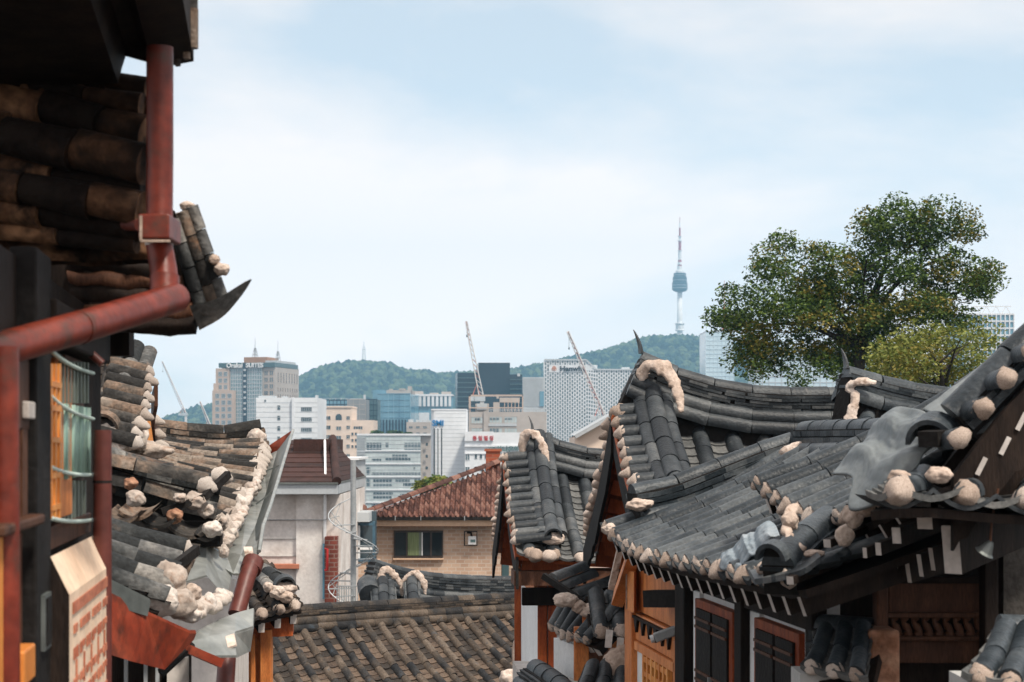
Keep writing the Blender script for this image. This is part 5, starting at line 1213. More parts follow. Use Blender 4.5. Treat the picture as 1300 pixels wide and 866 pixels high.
# ------------------------------------------------------------------ white house with a brown roof
WD = 41.0
wh = thing('white_house', 'stained white rendered house with dark brown hipped roof and grey eave band', 'house', (P(380, 600, WD).x, WD, gz(0, WD)), 0)
def wbx(name, px0, px1, y0, y1, d0, d1, m, par=None, bevel=0):
    mb = MB(); a, b_ = P(px0, y0, WD), P(px1, y1, WD); mb.box(a.x, b_.x, WD+d0, WD+d1, b_.z, a.z); return mb.build(name, M[m], par or wh, bevel=bevel)
wbx('wall', 300, 378, 626, 830, .12, 7, 'concrete_white'); wbx('wall', 376, 413, 626, 830, 0, 7.1, 'concrete_white'); wbx('side_bay', 413, 431, 628, 830, .22, 7, 'concrete_white')
wbx('eave_band', 300, 431, 613.5, 627, -.45, 7.3, 'grey_trim', bevel=.01); wbx('eave_drip', 300, 431.5, 612, 614.2, -.50, 7.35, 'zinc_edge')
for y in (660, 684, 706): wbx('wall_joint', 300, 376, y, y+.8, .09, .13, 'plaster_grey')
wbx('pilaster', 411, 414, 628, 760, -.05, .1, 'white_metal')
wbx('window_sill', 300, 380, 716, 722, -.10, .2, 'orange_trim', bevel=.01)
bc = wbx('brick_pier', 413, 428.5, 681, 830, -.12, .3, 'brick_red'); wbx('blue_strip', 410, 412.5, 690, 760, -.10, .1, 'c_blue')
mb = MB(); mb.tube([P(412.5, 697, WD-.2), P(415.5, 697, WD-.22), P(415.5, 724, WD-.22), P(412.5, 724, WD-.2)], .03, 8); mb.build('red_pipe', M['c_red'], wh)
mb = MB(); mb.tube([P(330, 660, WD), P(373, 660, WD-.04), P(412, 660, WD-.06), P(431, 655, WD+.1)], .012, 6); mb.build('cable', M['steel'], wh)
rz0, rz1 = P(0, 612, WD).z, P(0, 559, WD).z
mb = MB(); L0, Rt = P(300, 0, WD).x, P(430, 0, WD).x; x_in = P(404, 0, WD).x; xl = P(372, 0, WD).x; yb = WD - .4
A0, A1 = V((L0, yb, rz0)), V((Rt, yb, rz0)); T0, T1 = V((P(330, 0, WD).x, WD+3.3, rz1)), V((x_in, WD+3.3, rz1)); C0, C1 = V((L0, WD+7.2, rz0)), V((Rt, WD+7.2, rz0))
n = 9
for i in range(n):                                   # shingle courses on the front slope, hipped at the right end
    t0, t1 = i/n, (i+1)/n + .01; h = .02
    a, b_ = A0.lerp(T0, t0), A1.lerp(T1, t0); c, d = A1.lerp(T1, t1), A0.lerp(T0, t1)
    mb.add([a + UP*h, b_ + UP*h, c, d, a - UP*.02, b_ - UP*.02], [(0,1,2,3), (4,5,1,0)])
    e, f_ = C1.lerp(T1, t0), C1.lerp(T1, t1); mb.add([b_ + UP*h, e + UP*h, f_, c, b_ - UP*.02, e - UP*.02], [(0,1,2,3), (4,5,1,0)])
mb.add([A0, A1, C1, C0, T0, T1], [(3,2,1,0), (0,3,4), (3,2,5,4)])
rf = mb.build('roof', M['brown_shingle'], wh)
mb = MB(); q = A1.lerp(T1, .02) + UP*.04; mb.tube([A1 + UP*.03, T1 + UP*.05], .10, 10); mb.build('hip_roll', M['brown_shingle'], rf)
mb = MB(); mb.box(P(366, 0, WD+1.2).x, P(411, 0, WD+1.2).x, WD+2.2, WD+6, P(0, 600, WD+2).z, P(0, 557.5, WD+2.2).z); mb.build('upper_gable', M['brown_shingle'], rf)
mb = MB(); mb.beam(P(412.5, 559, WD+2.2), P(413.5, 614, WD-.2), .045, .045, V((0,1,0))); mb.build('gable_trim', M['white_metal'], rf)
# pale metal shed walls behind it
sh = thing('metal_shed', 'pale grey corrugated metal shed behind the white house', 'shed', P(432, 650, 62)*1.0, 0); sh.location.z = gz(0, 62)
mb = MB(); a, b_ = P(412, 584, 62), P(452, 660, 62); mb.box(a.x, b_.x, 62, 66, gz(0, 62), a.z)
for i in range(22): x = lerp(a.x, b_.x, i/21); mb.box(x-.012, x+.012, 61.97, 62.0, gz(0, 62), a.z)
mb.build('wall', M['c_lgrey'], sh); mb = MB(); mb.box(a.x-.1, b_.x+.1, 61.9, 66.1, a.z, a.z+.08); mb.build('roof_edge', M['white_metal'], sh)
# blue framed glazed porch and buff brick wall between the houses
ph = thing('glazed_porch', 'blue framed glazed porch above a low buff brick wall beside the brick house', 'porch', (P(452, 700, 46).x, 46, gz(0, 46)), 0)
def pbx(name, px0, px1, y0, y1, d0, d1, m, par=None):
    mb = MB(); a, b_ = P(px0, y0, 46), P(px1, y1, 46); mb.box(a.x, b_.x, 46+d0, 46+d1, b_.z, a.z); return mb.build(name, M[m], par or ph)
pbx('back_wall', 428, 476, 650, 712, .5, .7, 'c_win'); pbx('brick_base', 428, 480, 712, 830, 0, .8, 'brick_buff'); pbx('eave', 424, 470, 650, 662, -.3, 1.2, 'c_lgrey')
for a in (430, 435, 473): pbx('blue_post', a, a+3, 662, 712, -.03, .06, 'blue_frame')
pbx('frame_rail', 430, 476, 709, 713, -.04, .06, 'blue_frame'); pbx('frame_rail', 430, 476, 664, 667, -.04, .06, 'blue_frame')
pbx('pale_pane', 439, 456, 672, 704, .0, .05, 'c_lobby'); pbx('window_rail', 452, 473, 695, 698, -.03, .05, 'white_metal'); pbx('window_stile', 454.5, 457, 664, 709, -.03, .05, 'white_metal')
mb = MB()
for i in range(5): mb.half(P(431+4.2*i, 650, 45.7), P(431+4.2*i, 645.5, 46.6), V((1,0,0)), UP, .045, .045)
mb.build('eave_tiles', M['roman_tile'], ph)
# steel pole with spiral stair
sp = thing('spiral_stair', 'grey steel pole with a thin white spiral stair rail and steps', 'staircase', (P(448, 700, 40).x, 40, gz(0, 40)), 0)
c = P(448.5, 700, 40); mb = MB(); mb.tube([V((c.x, 40, gz(0, 40))), V((c.x, 40, P(0, 584, 40).z))], .062, 14); mb.build('pole', M['steel'], sp)
def hel(y, ph_, r): a = (y-640)/52*pi*1.15 + ph_; return V((c.x + r*math.cos(a), 40 + r*math.sin(a), P(0, y, 40).z))
mb = MB(); mb.tube([hel(y, 2.2, .55) for y in range(634, 752, 3)], .012, 6); mb.build('outer_rail', M['grey_trim'], sp)
mb = MB(); mb.tube([hel(y+24, 2.2, .55) for y in range(634, 752, 3)], .010, 6); mb.build('lower_rail', M['white_metal'], sp)
for y in range(640, 745, 9):
    mb = MB(); a, b_ = hel(y+26, 2.2, .54), V((c.x, 40, P(0, y+26, 40).z)); mb.beam(b_, a, .16, .016); mb.build('tread', M['steel'], sp)
    mb = MB(); mb.tube([hel(y, 2.2, .55), hel(y+24, 2.2, .55)], .009, 5); mb.build('baluster', M['steel'], sp)
# iron railings by the stair
rl = thing('railing', 'short pale iron railing in front of the buff brick base', 'railing', (P(450, 750, 39).x, 39, gz(0, 39)), 0)
mb = MB(); mb.box(P(428, 0, 39).x, P(466, 0, 39).x, 38.98, 39.02, P(0, 745, 39).z, P(0, 743.5, 39).z)
for i in range(14): x = lerp(P(428, 0, 39).x, P(466, 0, 39).x, i/13); mb.box(x-.010, x+.010, 38.99, 39.01, gz(0, 39), P(0, 744, 39).z)
mb.build('bars', M['steel'], rl)
# white gabled house peeping between the two grey gables
gh = thing('white_house', 'plain white gable wall with grey roof edge peeping between the grey gables', 'house', (P(760, 560, 60).x, 60, gz(0, 60)), 0)
mb = MB(); a = [P(730, 556, 60), P(783, 526, 60), P(840, 556, 60)]; g_ = gz(0, 60)
vs = [V((a[0].x, 60, g_)), *a, V((a[2].x, 60, g_))]; mb.add(vs + [v + V((0, 6, 0)) for v in vs], [(4,3,2,1,0), (5,6,7,8,9), (0,1,6,5), (3,4,9,8), (0,5,9,4), (1,2,7,6), (2,3,8,7)]); mb.build('wall', M['c_beige'], gh)
mb = MB()
for i in (0, 1):
    p, q = a[i], a[i+1]; mb.beam(p + V((0, -.1, .03)), q + V((0, -.1, .03)), .5, .11)
    mb.add([p + UP*.10 - V((0, .3, 0)), q + UP*.10 - V((0, .3, 0)), q + V((0, 6.2, .10)), p + V((0, 6.2, .10))], [(0,1,2,3)])
mb.build('roof', M['grey_trim'], gh)
# ------------------------------------------------------------------ left: weathered house with stepped roofs
hl = thing('tiled_house', 'old weathered brown tiled house on the left, lumpy white plaster along its eaves', 'house', (-3.6, 13, gz(0, 13)), 0, HG)
TO = dict(tile='tile_old', under='under_old')
def old_slope(T, B, **k):
    k.setdefault('spacing', .27); k.setdefault('r', .078); k.setdefault('tl', .30)
    return roof_slope(hl, Slope(T, B, k.pop('conc', .05)), k.pop('tile', 'tile_old'), 'under_old', jit=.014, taper=.93, rand_end=.05, capkind='lime_white', **k)
# main slope down to the lane
m1 = old_slope([P(192, 556, 18.0), P(168, 566, 16.3), P(140, 578, 14.6), P(105, 592, 13.0)],
               [P(338, 566, 17.6), P(326, 600, 15.8), P(302, 645, 14.0), P(268, 694, 12.4)], conc=.04, rafters=False, spacing=.25)
# far hip ridge along the sky line
rf1 = ridge(hl, [P(190, 530, 17.6), P(225, 535, 17.7), P(275, 540, 17.8), P(310, 538, 17.85), P(330, 533, 17.9)], 'tile_old', 3, .12, .085, side=1, th=.05, jit=.014, name='hip_ridge')
blob(rf1, P(326, 556, 17.6), (.09, .1, .09), 'lime_white'); blob(rf1, P(332, 572, 17.5), (.06, .08, .07), 'lime_white')
collar(m1, [P(330, 590, 16.2), P(322, 612, 15.1), P(313, 633, 14.3), P(303, 653, 13.6), P(291, 674, 13.0), P(277, 695, 12.3)], .040, 'lime_white')
for p, s, D in (((318, 622), (.05, .06, .06), 14.7), ((298, 662), (.06, .06, .06), 13.3), ((284, 686), (.07, .07, .06), 12.5), ((306, 640), (.05, .05, .07), 13.9)): blob(m1, P(*p, D), s, 'lime_white', rough=.3)
# near hip : heavy rows lying on top of the slope
nh = ridge(hl, [P(100, 550, 12.4), P(150, 570, 12.5), P(215, 588, 12.6), P(282, 603, 12.7)], 'tile_old_grey', 2, .11, .085, side=1, th=.06, jit=.012, name='hip_ridge')
nh2 = MB()
for a, b_ in ((( 96, 582), (170, 597)), ((172, 597), (262, 616)), ((100, 608), (180, 622)), ((182, 624), (236, 640))):
    p, q = P(*a, 12.3), P(*b_, 12.35); d_ = (q-p).normalized(); sd = d_.cross(UP).normalized(); nh2.half(p, q, sd, sd.cross(d_), .08, .086)
n2 = nh2.build('hip_cover_tiles', M['tile_old'], hl)
cap(n2, P(281, 606, 12.55), V((1, -.3, -.1)), UP, .085, 'lime_white'); cap(n2, P(262, 618, 12.3), V((1, -.3, -.1)), UP, .085, 'lime_white')
bl = MB(); bl.beam(P(290, 602, 12.45), P(258, 632, 12.2), .04, .05); bl.beam(P(258, 632, 12.2), P(205, 650, 12.1), .04, .05); bl.build('dark_edge_board', M['black_board'], hl)
for p, s, D in (((246, 636), (0.072, 0.058, 0.059), 12.2), ((262, 648), (0.058, 0.058, 0.052), 12.3), ((173, 633), (0.061, 0.058, 0.052), 11.6), ((228, 632), (0.043, 0.043, 0.035), 12.1), ((270, 672), (0.065, 0.058, 0.056), 12.0), ((282, 662), (0.043, 0.043, 0.056), 12.4), ((284, 700), (0.036, 0.036, 0.042), 12.2)): blob(n2, P(*p, D), s, 'lime_white', rough=.28)
blob(n2, P(222, 655, 11.9), (.055, .05, .05), 'clay'); blob(n2, P(166, 614, 11.8), (.045, .05, .04), 'clay')
# broken lower edge: curved channel tiles seen from the front
ce = MB()
def dish(mb, px, py, D, wd, dep, tl_=.34, tw=0.0, th=.024):
    n = 10; a = []
    for y, h in ((0, 0), (tl_, .05)):
        for i in range(n+1):
            t_ = i/n*2-1; a.append(P(px, py, D) + V((t_*wd/2, y + tw*t_, -dep*(1-t_*t_) + h)))
    k = n+1; vs = a + [v - UP*th for v in a]; fs = []
    for i in range(n): fs += [(i, i+1, k+i+1, k+i), (2*k+i+1, 2*k+i, 3*k+i, 3*k+i+1), (i+1, i, 2*k+i, 2*k+i+1)]
    mb.add(vs, fs, 0, False)
for a in ((172, 647, 11.7, .22, .05), (200, 656, 11.8, .24, .06), (242, 664, 12.0, .32, .085), (262, 676, 12.0, .16, .04), (155, 652, 11.6, .2, .05)): dish(ce, *a)
ce.build('eave_lip_tiles', M['tile_old'], hl)
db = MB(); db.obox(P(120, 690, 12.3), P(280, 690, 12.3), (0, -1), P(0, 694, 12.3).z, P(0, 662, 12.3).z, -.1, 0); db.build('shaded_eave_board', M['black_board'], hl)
# lower roof in front
l1 = old_slope([P(60, 640, 11.2), P(70, 675, 10.5), P(78, 715, 9.9)], [P(246, 697, 11.2), P(228, 735, 10.7), P(208, 768, 10.2)], tile='tile_old_grey', rafters=False, spacing=.22, r=.075, cap_sel=lambda k, n: k == 0, conc=.02)
bl = MB(); bl.beam(P(250, 698, 11.0), P(212, 727, 10.6), .04, .06); bl.build('dark_edge_board', M['black_board'], hl)
for p, s, D in (((216, 738), (.10, .08, .11), 10.5), ((203, 762), (.11, .09, .09), 10.3), ((226, 766), (.10, .08, .09), 10.4), ((240, 780), (.07, .06, .05), 10.5)): blob(l1, P(*p, D), s, 'lime_white', rough=.26)
collar(l1, [P(243, 786, 10.8), P(258, 770, 11.1), P(272, 766, 11.3), P(290, 752, 11.7)], .052, 'lime_white')
for p, s, D in (((250, 774), (.045, .05, .055), 10.95), ((265, 765), (.05, .05, .06), 11.2), ((280, 757), (.045, .05, .055), 11.5)): blob(l1, P(*p, D), s, 'lime_white', rough=.25)
blob(l1, P(244, 752, 11.0), (.06, .06, .05), 'lime')
# valley sheets of grey metal
def plate(name, pts_rows, m, par, th=.012, lbl=None):
    mb = MB(); nr, nc = len(pts_rows), len(pts_rows[0]); vs = [V(p) for r in pts_rows for p in r]; q = len(vs); vs = vs + [v + V((.004, .008, -th)) for v in vs]; fs = []
    for i in range(nr-1):
        for j in range(nc-1): a = i*nc+j; fs += [(a, a+1, a+nc+1, a+nc), (q+a, q+a+nc, q+a+nc+1, q+a+1)]
    rim = [j for j in range(nc)] + [i*nc+nc-1 for i in range(1, nr)] + [(nr-1)*nc+j for j in range(nc-2, -1, -1)] + [i*nc for i in range(nr-2, 0, -1)]
    for a, b_ in zip(rim, rim[1:] + rim[:1]): fs.append((b_, a, q+a, q+b_))
    mb.add(vs, fs); o = mb.build(name, M[m], par)
    if lbl: o['label'] = lbl
    return o
plate('valley_sheet', [[P(232, 690, 12.3), P(262, 688, 12.5), P(296, 716, 12.6)], [P(212, 745, 11.4), P(262, 730, 11.6), P(288, 760, 11.8)]], 'zinc', hl)
g1 = plate('gutter', [[P(335, 580, 17.4), P(352, 572, 17.3), P(366, 560, 17.2)], [P(326, 620, 15.7), P(338, 625, 15.5), P(354, 610, 15.5)], [P(312, 660, 14.1), P(324, 668, 13.9), P(338, 652, 13.9)],
      [P(286, 700, 12.8), P(306, 704, 12.6), P(326, 694, 12.6)], [P(268, 712, 12.4), P(296, 728, 12.3), P(326, 728, 12.4)]], 'zinc', hl, .015)
plate('gutter_wall', [[P(352, 572, 17.3), P(372, 546, 17.2)], [P(338, 625, 15.5), P(356, 596, 15.45)], [P(324, 668, 13.9), P(343, 640, 13.85)], [P(322, 690, 13.0), P(334, 668, 13.0)], [P(318, 715, 12.6), P(328, 700, 12.6)]], 'zinc_edge', g1, .015)
mb = MB(); mb.tube([P(372, 546, 17.15), P(357, 596, 15.4), P(344, 640, 13.8), P(334, 668, 12.95), P(329, 700, 12.55)], .014, 8); mb.build('gutter_rim', M['zinc'], g1)
plate('gutter_end_plate', [[P(338, 568, 17.5), P(371, 546, 17.3)], [P(338, 580, 17.5), P(366, 566, 17.3)]], 'red_metal', g1)
for a, b_ in (((338, 598), (362, 588)), ((325, 640), (350, 622))):
    mb = MB(); mb.beam(P(*a, 15.9 if a[1] < 610 else 14.5), P(*b_, 15.9 if a[1] < 610 else 14.5), .02, .012); mb.build('gutter_strap', M['zinc_edge'], g1)
plate('rust_patch', [[P(309, 694, 12.45), P(320, 694, 12.45)], [P(313, 716, 12.3), P(323, 716, 12.3)]], 'lime', g1)
# rainwater pipe
dp = thing('downpipe', 'maroon rainwater pipe slanting down from the grey gutter over the old tiles', 'pipe', P(300, 780, 12.2), 0)
mb = MB(); o_ = V(dp.location); mb.tube([P(320, 716, 12.35)-o_, P(313, 735, 12.25)-o_, P(300, 780, 12.1)-o_], .058, 14); mb.build('pipe', M['pipe_brown'], dp, True)
mb = MB(); mb.tube([P(322, 712, 12.4)-o_, P(318, 724, 12.33)-o_], .072, 14); mb.build('collar', M['pipe_brown'], dp, True)
mb = MB(); mb.tube([P(288, 836, 11.9)-o_, P(284, 900, 11.7)-o_], .060, 14); mb.build('lower_pipe', M['pipe_brown'], dp, True)
# red fascia and hopper
plate('red_fascia', [[P(120, 742, 9.4), P(185, 775, 9.9), P(240, 800, 10.4), P(248, 800, 10.5)], [P(118, 820, 9.3), P(165, 835, 9.7), P(208, 846, 10.2), P(245, 808, 10.5)]], 'red_metal', hl, .02)
plate('dark_fascia_strip', [[P(110, 720, 9.35), P(160, 745, 9.7), P(190, 760, 9.9)], [P(110, 742, 9.35), P(160, 770, 9.7), P(186, 778, 9.88)]], 'zinc_edge', hl, .02)
hp = plate('gutter_hopper', [[P(252, 800, 10.9), P(275, 788, 11.3), P(300, 778, 11.6), P(322, 772, 11.7)], [P(238, 816, 10.7), P(264, 808, 10.85), P(298, 802, 11.1), P(321, 795, 11.5)], [P(236, 826, 10.6), P(268, 832, 10.7), P(300, 832, 10.9), P(317, 824, 11.4)]], 'zinc', hl, .015)
mb = MB(); mb.beam(P(234, 822, 10.55), P(280, 842, 10.7), .05, .05); mb.build('hopper_bracket', M['red_metal'], hp)
plate('rust_patch', [[P(286, 808, 10.98), P(297, 804, 11.05)], [P(289, 822, 10.9), P(300, 818, 10.95)]], 'lime', hp)
plate('under_board', [[P(200, 850, 10.3), P(240, 812, 10.6)], [P(206, 856, 10.3), P(247, 818, 10.6)]], 'black_board', hl, .02)
# upper gable with its white plugged edge and bright red board
vo = V((1, .03, -.12))
gT = [P(150, 440, 15.0), P(150, 455, 14.8)]
gd = ridge(hl, [P(172, 430, 15.2), P(160, 462, 14.8), P(148, 500, 14.4), P(137, 535, 14.1)], 'tile_old_grey', 2, .11, .085, side=False, double=True, jit=.01, name='descending_ridge', th=.05)
arch_end(gd, P(136, 540, 14.0), V((-.15, -.9, -.35)), .12, 'tile_old', .08, 'lime_white'); blob(gd, P(134, 556, 13.95), (.13, .08, .09), 'lime_white'); blob(gd, P(152, 566, 13.9), (.08, .07, .06), 'lime_white')
gv = verge(hl, [P(188, 470, 14.9), P(184, 505, 14.5), P(176, 540, 14.1), P(168, 572, 13.8)], V((1, -.2, -.15)), 'tile_old', .15, .34, .066, 'lime_white', .10, jit=.012)
bb = board(hl, [P(196, 488, 15.0), P(192, 505, 15.4), P(193, 530, 15.9), P(200, 560, 16.4)], V((1, 0, 0)), .20, .03, 'wood_brown', 'gable_board', 0, 0, .02)
plate('red_gable_panel', [[P(184, 522, 14.9), P(189, 522, 15.0)], [P(178, 566, 14.8), P(195, 566, 15.2)]], 'wood_amber', hl, .02, 'bright orange red gable panel')
blob(bb, P(188, 572, 14.6), (.16, .1, .07), 'lime_white', rough=.4); blob(bb, P(180, 552, 14.5), (.05, .06, .12), 'lime_white', rough=.5)
for p in ((198, 535), (201, 552), (203, 565)): cap(bb, P(*p, 15.9), V((1, -.1, -.1)), UP, .06, 'lime_white')
us_ = old_slope([P(60, 440, 15.4), P(165, 440, 15.3)], [P(20, 585, 13.9), P(150, 560, 13.9)], rafters=False, caps=False)
mb = MB(); mb.obox(P(100, 600, 15), P(290, 600, 14.2), (.1, -1), gz(0, 14), -1.15, -3.5, -.9); mb.build('wall', M['concrete_white'], hl)
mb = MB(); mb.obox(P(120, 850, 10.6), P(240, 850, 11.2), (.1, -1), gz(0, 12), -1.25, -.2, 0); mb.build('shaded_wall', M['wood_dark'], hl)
for px in (160, 185, 200):
    mb = MB(); mb.beam(P(px, 900, 10.4), P(px, 835, 10.5), .02, .02, V((0,1,0))); mb.build('hanging_cable', M['steel'], hl)
mb = MB(); mb.obox(P(212, 850, 10.9), P(238, 850, 11.0), (.1, -1), gz(0, 11), P(0, 838, 10.9).z, -.1, 0); mb.build('plaster_pier', M['concrete_white'], hl)

# ---- small tiled roof and wooden lattice front below it
hs = thing('tiled_house', 'small low house on the left with orange lattice front below an arched ridge end', 'house', (-3, 19, gz(0, 19)), 0, HG)
So = Slope([P(258, 738, 19.8), P(300, 724, 20.2), P(345, 715, 20.5)], [P(272, 795, 18.2), P(325, 783, 18.6), P(384, 768, 19.2)], .03)
so_ = roof_slope(hs, So, 'tile_mid', 'under_old', spacing=.25, r=.072, tl=.26, jit=.012, taper=.93, capkind='lime')
rr = ridge(hs, [P(318, 706, 20.4), P(335, 715, 19.9), P(352, 727, 19.3), P(361, 735, 19.0)], 'tile_old_grey', 2, .11, .08, side=False, double=True, jit=.01)
arch_end(rr, P(360, 742, 18.9), V((.35, -.9, -.3)), .115, 'tile', .09, 'lime')
for p, s in (((352, 752), (.08, .07, .07)), ((364, 758), (.07, .06, .06)), ((340, 745), (.05, .05, .05))): blob(rr, P(*p, 18.7), s)
mb = MB(); mb.obox(P(262, 800, 18.9), P(372, 800, 19.3), (.1, -1), P(0, 810, 19).z, P(0, 786, 19).z, -.3, .1); mb.build('eave_beam', M['wood_red'], hs)
def sbx(name, px0, px1, y0, y1, D, th, m, par=None, bev=0):
    mb = MB(); a, b_ = P(px0, y0, D), P(px1, y1, D); mb.box(a.x, b_.x, D, D+th, b_.z if y1 < 900 else gz(0, D), a.z); return mb.build(name, M[m], par or hs, bevel=bev)
sbx('front_wall', 225, 345, 800, 950, 19.1, .1, 'wood_orange'); sbx('post', 330, 344, 800, 950, 18.95, .12, 'wood_orange', bev=.01); sbx('post', 318, 324, 805, 950, 18.98, .1, 'wood_orange', bev=.01); sbx('red_strip', 236, 241, 838, 950, 19.0, .05, 'c_red')
for a, b_ in ((243, 263), (270, 280), (302, 318)):
    d_ = sbx('lattice_panel', a, b_, 842, 862, 19.06, .03, 'black_board'); mb = MB()
    nx_ = max(3, int((b_-a)/2.6))
    for i in range(nx_+1): x = P(lerp(a, b_, i/nx_), 0, 19.0).x; mb.box(x-.007, x+.007, 19.03, 19.06, P(0, 862, 19).z, P(0, 842, 19).z)
    for i in range(9): z = P(0, 842+2.5*i, 19).z; mb.box(P(a, 0, 19).x, P(b_, 0, 19).x, 19.025, 19.055, z-.007, z+.007)
    mb.build('lattice', M['wood_amber'], d_)

# ------------------------------------------------------------------ left: nearest house, in the shade of its own eaves
hn = thing('tiled_house', 'nearest dark house at the left edge with deep rotten eaves and a green screened window', 'house', (-1.6, 6, gz(0, 6)), 0, HG)
XL = lambda D: -.127*D - .725
def lpx(px): return .725/((650-px)/2300 - .127)
NL = V((1, .127, 0)).normalized()
def ll(px): D = lpx(px); return (XL(D), D)
def lz(y, px): return (HY-y)*lpx(px)/F
def lbox(name, px0, px1, y0, y1, o0, o1, m, par=None, bev=0, ref=None, label=None):
    mb = MB(); r_ = ref or (px0+px1)/2; mb.obox(ll(px0), ll(px1), NL, lz(y1, r_), lz(y0, r_), o0, o1); o = mb.build(name, M[m], par or hn, bevel=bev)
    if label: o['label'] = label
    return o
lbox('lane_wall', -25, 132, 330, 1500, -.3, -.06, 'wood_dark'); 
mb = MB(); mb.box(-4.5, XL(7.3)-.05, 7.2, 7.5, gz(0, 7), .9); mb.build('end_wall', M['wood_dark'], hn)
lbox('wall_panel', 2, 46, 450, 545, -.07, -.02, 'wood_brown', bev=.005); lbox('wall_panel', 10, 44, 545, 662, -.10, -.05, 'wood_brown')
lbox('post', 47, 65, 320, 1500, -.08, .0, 'black_board', bev=.008); lbox('post', 38, 44, 545, 662, -.06, -.02, 'wood_brown'); lbox('white_fitting', 37, 45, 510, 532, -.02, .0, 'paint_white', bev=.004)
lbox('lintel', 64, 134, 400, 447, -.08, .02, 'wood_dark', bev=.008)
wn = lbox('window', 64.5, 121, 447, 662, -.10, -.055, 'wood_dark')
lt = lbox('amber_lattice', 63, 78, 462, 658, -.04, -.012, 'wood_amber', wn)
for y in (485, 515, 555, 600, 640): lbox('lattice_rail', 65, 78, y, y+7, -.02, .002, 'wood_amber', wn)
for a in (65.2, 70.5, 75.8): lbox('lattice_bar', a, a+2, 462, 658, -.02, .0, 'wood_amber', wn)
lbox('wood_board', 80, 99, 458, 656, -.055, -.02, 'wood_orange', wn, .004); lbox('wood_board', 99, 121, 455, 658, -.056, -.045, 'wood_brown', wn)
mb = MB(); n = 46
for i in range(n):
    a0 = 78.5 + 41*i/n; a1 = 78.5 + 41*(i+1)/n; w0 = .007*math.sin(i*1.7) + .005*math.sin(i*.6); w1 = .007*math.sin((i+1)*1.7) + .005*math.sin((i+1)*.6)
    p0, p1 = ll(a0), ll(a1); nn = V((NL.x, NL.y, 0)); zt, zb = lz(514 - 0*i, 98), lz(607, 98)
    q0, q1 = V((*p0, 0)) + nn*(-.02+w0), V((*p1, 0)) + nn*(-.02+w1)
    mb.add([q0+UP*zb, q1+UP*zb, q1+UP*zt, q0+UP*zt], [(0,1,2,3)], 0, True)
gs = mb.build('green_screen', M['green_sheet'], wn)
so2 = gs.modifiers.new('s', 'SOLIDIFY'); so2.thickness = .004
for i in range(9):
    a = 82 + 4.3*i; lbox('screen_slat', a, a+1.2, 458+.3*i, 512, -.024, -.014, 'green_dim', wn); lbox('screen_slat', a, a+1.5, 610, 660, -.034, -.024, 'green_dim', wn)
nn = V((NL.x, NL.y, 0))
for y0, y1 in ((503, 532), (593, 603), (658, 660), (444, 474)):
    mb = MB(); mb.tube([V((*ll(66+54*i/8), lz(lerp(y0, y1, (i/8)**.8) + 3*math.sin(pi*i/8), 66+54*i/8))) + nn*-.005 for i in range(9)], .0075, 8); mb.build('tie_cord', M['cord'], wn)
lbox('sill_board', 62, 122, 662, 690, -.09, -.02, 'wood_brown', bev=.005)
# cream patterned wall box
cb = thing('wall_box', 'cream plastered wall box with sloping top and brick red inlaid pattern', 'box', (XL(6.3), 6.3, lz(866, 98)), 0)
mb = MB(); d0, d1 = lpx(64), lpx(118); z_t = lz(690, 98); z_m = lz(733, 98); z_b = -2.0; o_ = V(cb.location)
a0, a1 = V((XL(d0), d0, 0)), V((XL(d1), d1, 0)); pr = nn*.058
vs = [a0 + UP*z_b, a1 + UP*z_b, a1 + pr + UP*z_b, a0 + pr + UP*z_b, a0 + UP*z_t, a1 + UP*z_t, a1 + pr + UP*z_m, a0 + pr + UP*z_m]
vs = [v - o_ for v in vs]; mb.add(vs, [(3,2,1,0), (4,7,6,5), (3,7,6,2), (2,6,5,1), (1,5,4,0)], 0); mb.add([vs[i] for i in (0, 4, 7, 3)], [(0,1,2,3)], 1)
mb.build('box_body', [M['cream'], M['wood_dark']], cb, True)
def mark(u0, u1, v0, v1, mb):
    p = lambda u, v: a0.lerp(a1, u) + pr + nn*.0015 + UP*(z_m - v*.62) - o_
    q = [p(u0, v0), p(u1, v0), p(u1, v1), p(u0, v1)]; mb.add(q + [x + nn*.004 for x in q], [(4,5,6,7), (0,4,7,3), (1,2,6,5), (0,1,5,4), (3,7,6,2)])
mb = MB()
mark(.06, .96, .05, .11, mb); mark(.06, .96, .82, .90, mb)
for r, (vv, hh) in enumerate(((.17, .045), (.29, .035), (.45, .025), (.55, .035), (.68, .045))):
    for c_ in range(6):
        u = .08 + .148*c_
        if r in (0, 4): mark(u, u + (.13 if c_ % 2 else .075), vv, vv+hh, mb)
        else:
            mark(u, u+.035, vv, vv+hh*1.7, mb); mark(u+.06, u+.10, vv, vv+hh*(1.7 if (c_+r) % 2 else 1.0), mb)
for c_ in range(5): mark(.13 + .18*c_, .145 + .18*c_, .36, .52, mb)
mb.build('inlay_pattern', M['brick_mark'], cb, True)
# name plate on the dark post
np_ = thing('name_plate', 'narrow black plate with pale edge on the dark post beside the cream box', 'plate', (XL(5.5), 5.5, lz(785, 58)), 0); o_ = V(np_.location)
mb = MB(); dA, dB = lpx(52), lpx(60); a_, b_ = V((XL(dA), dA, 0)), V((XL(dB), dB, 0))
for (e, m_, oo_) in ((0, 1, .012), (.012, 0, .017)):
    z0, z1 = lz(822, 58) + e, lz(752, 58) - e
    mb.obox((a_ + (b_-a_)*e*12), (b_ - (b_-a_)*e*12), NL, z0, z1, .0, oo_, m_)
for v in mb.v: v -= o_
mb.build('plate', [M['black_board'], M['zinc_edge']], np_, True)
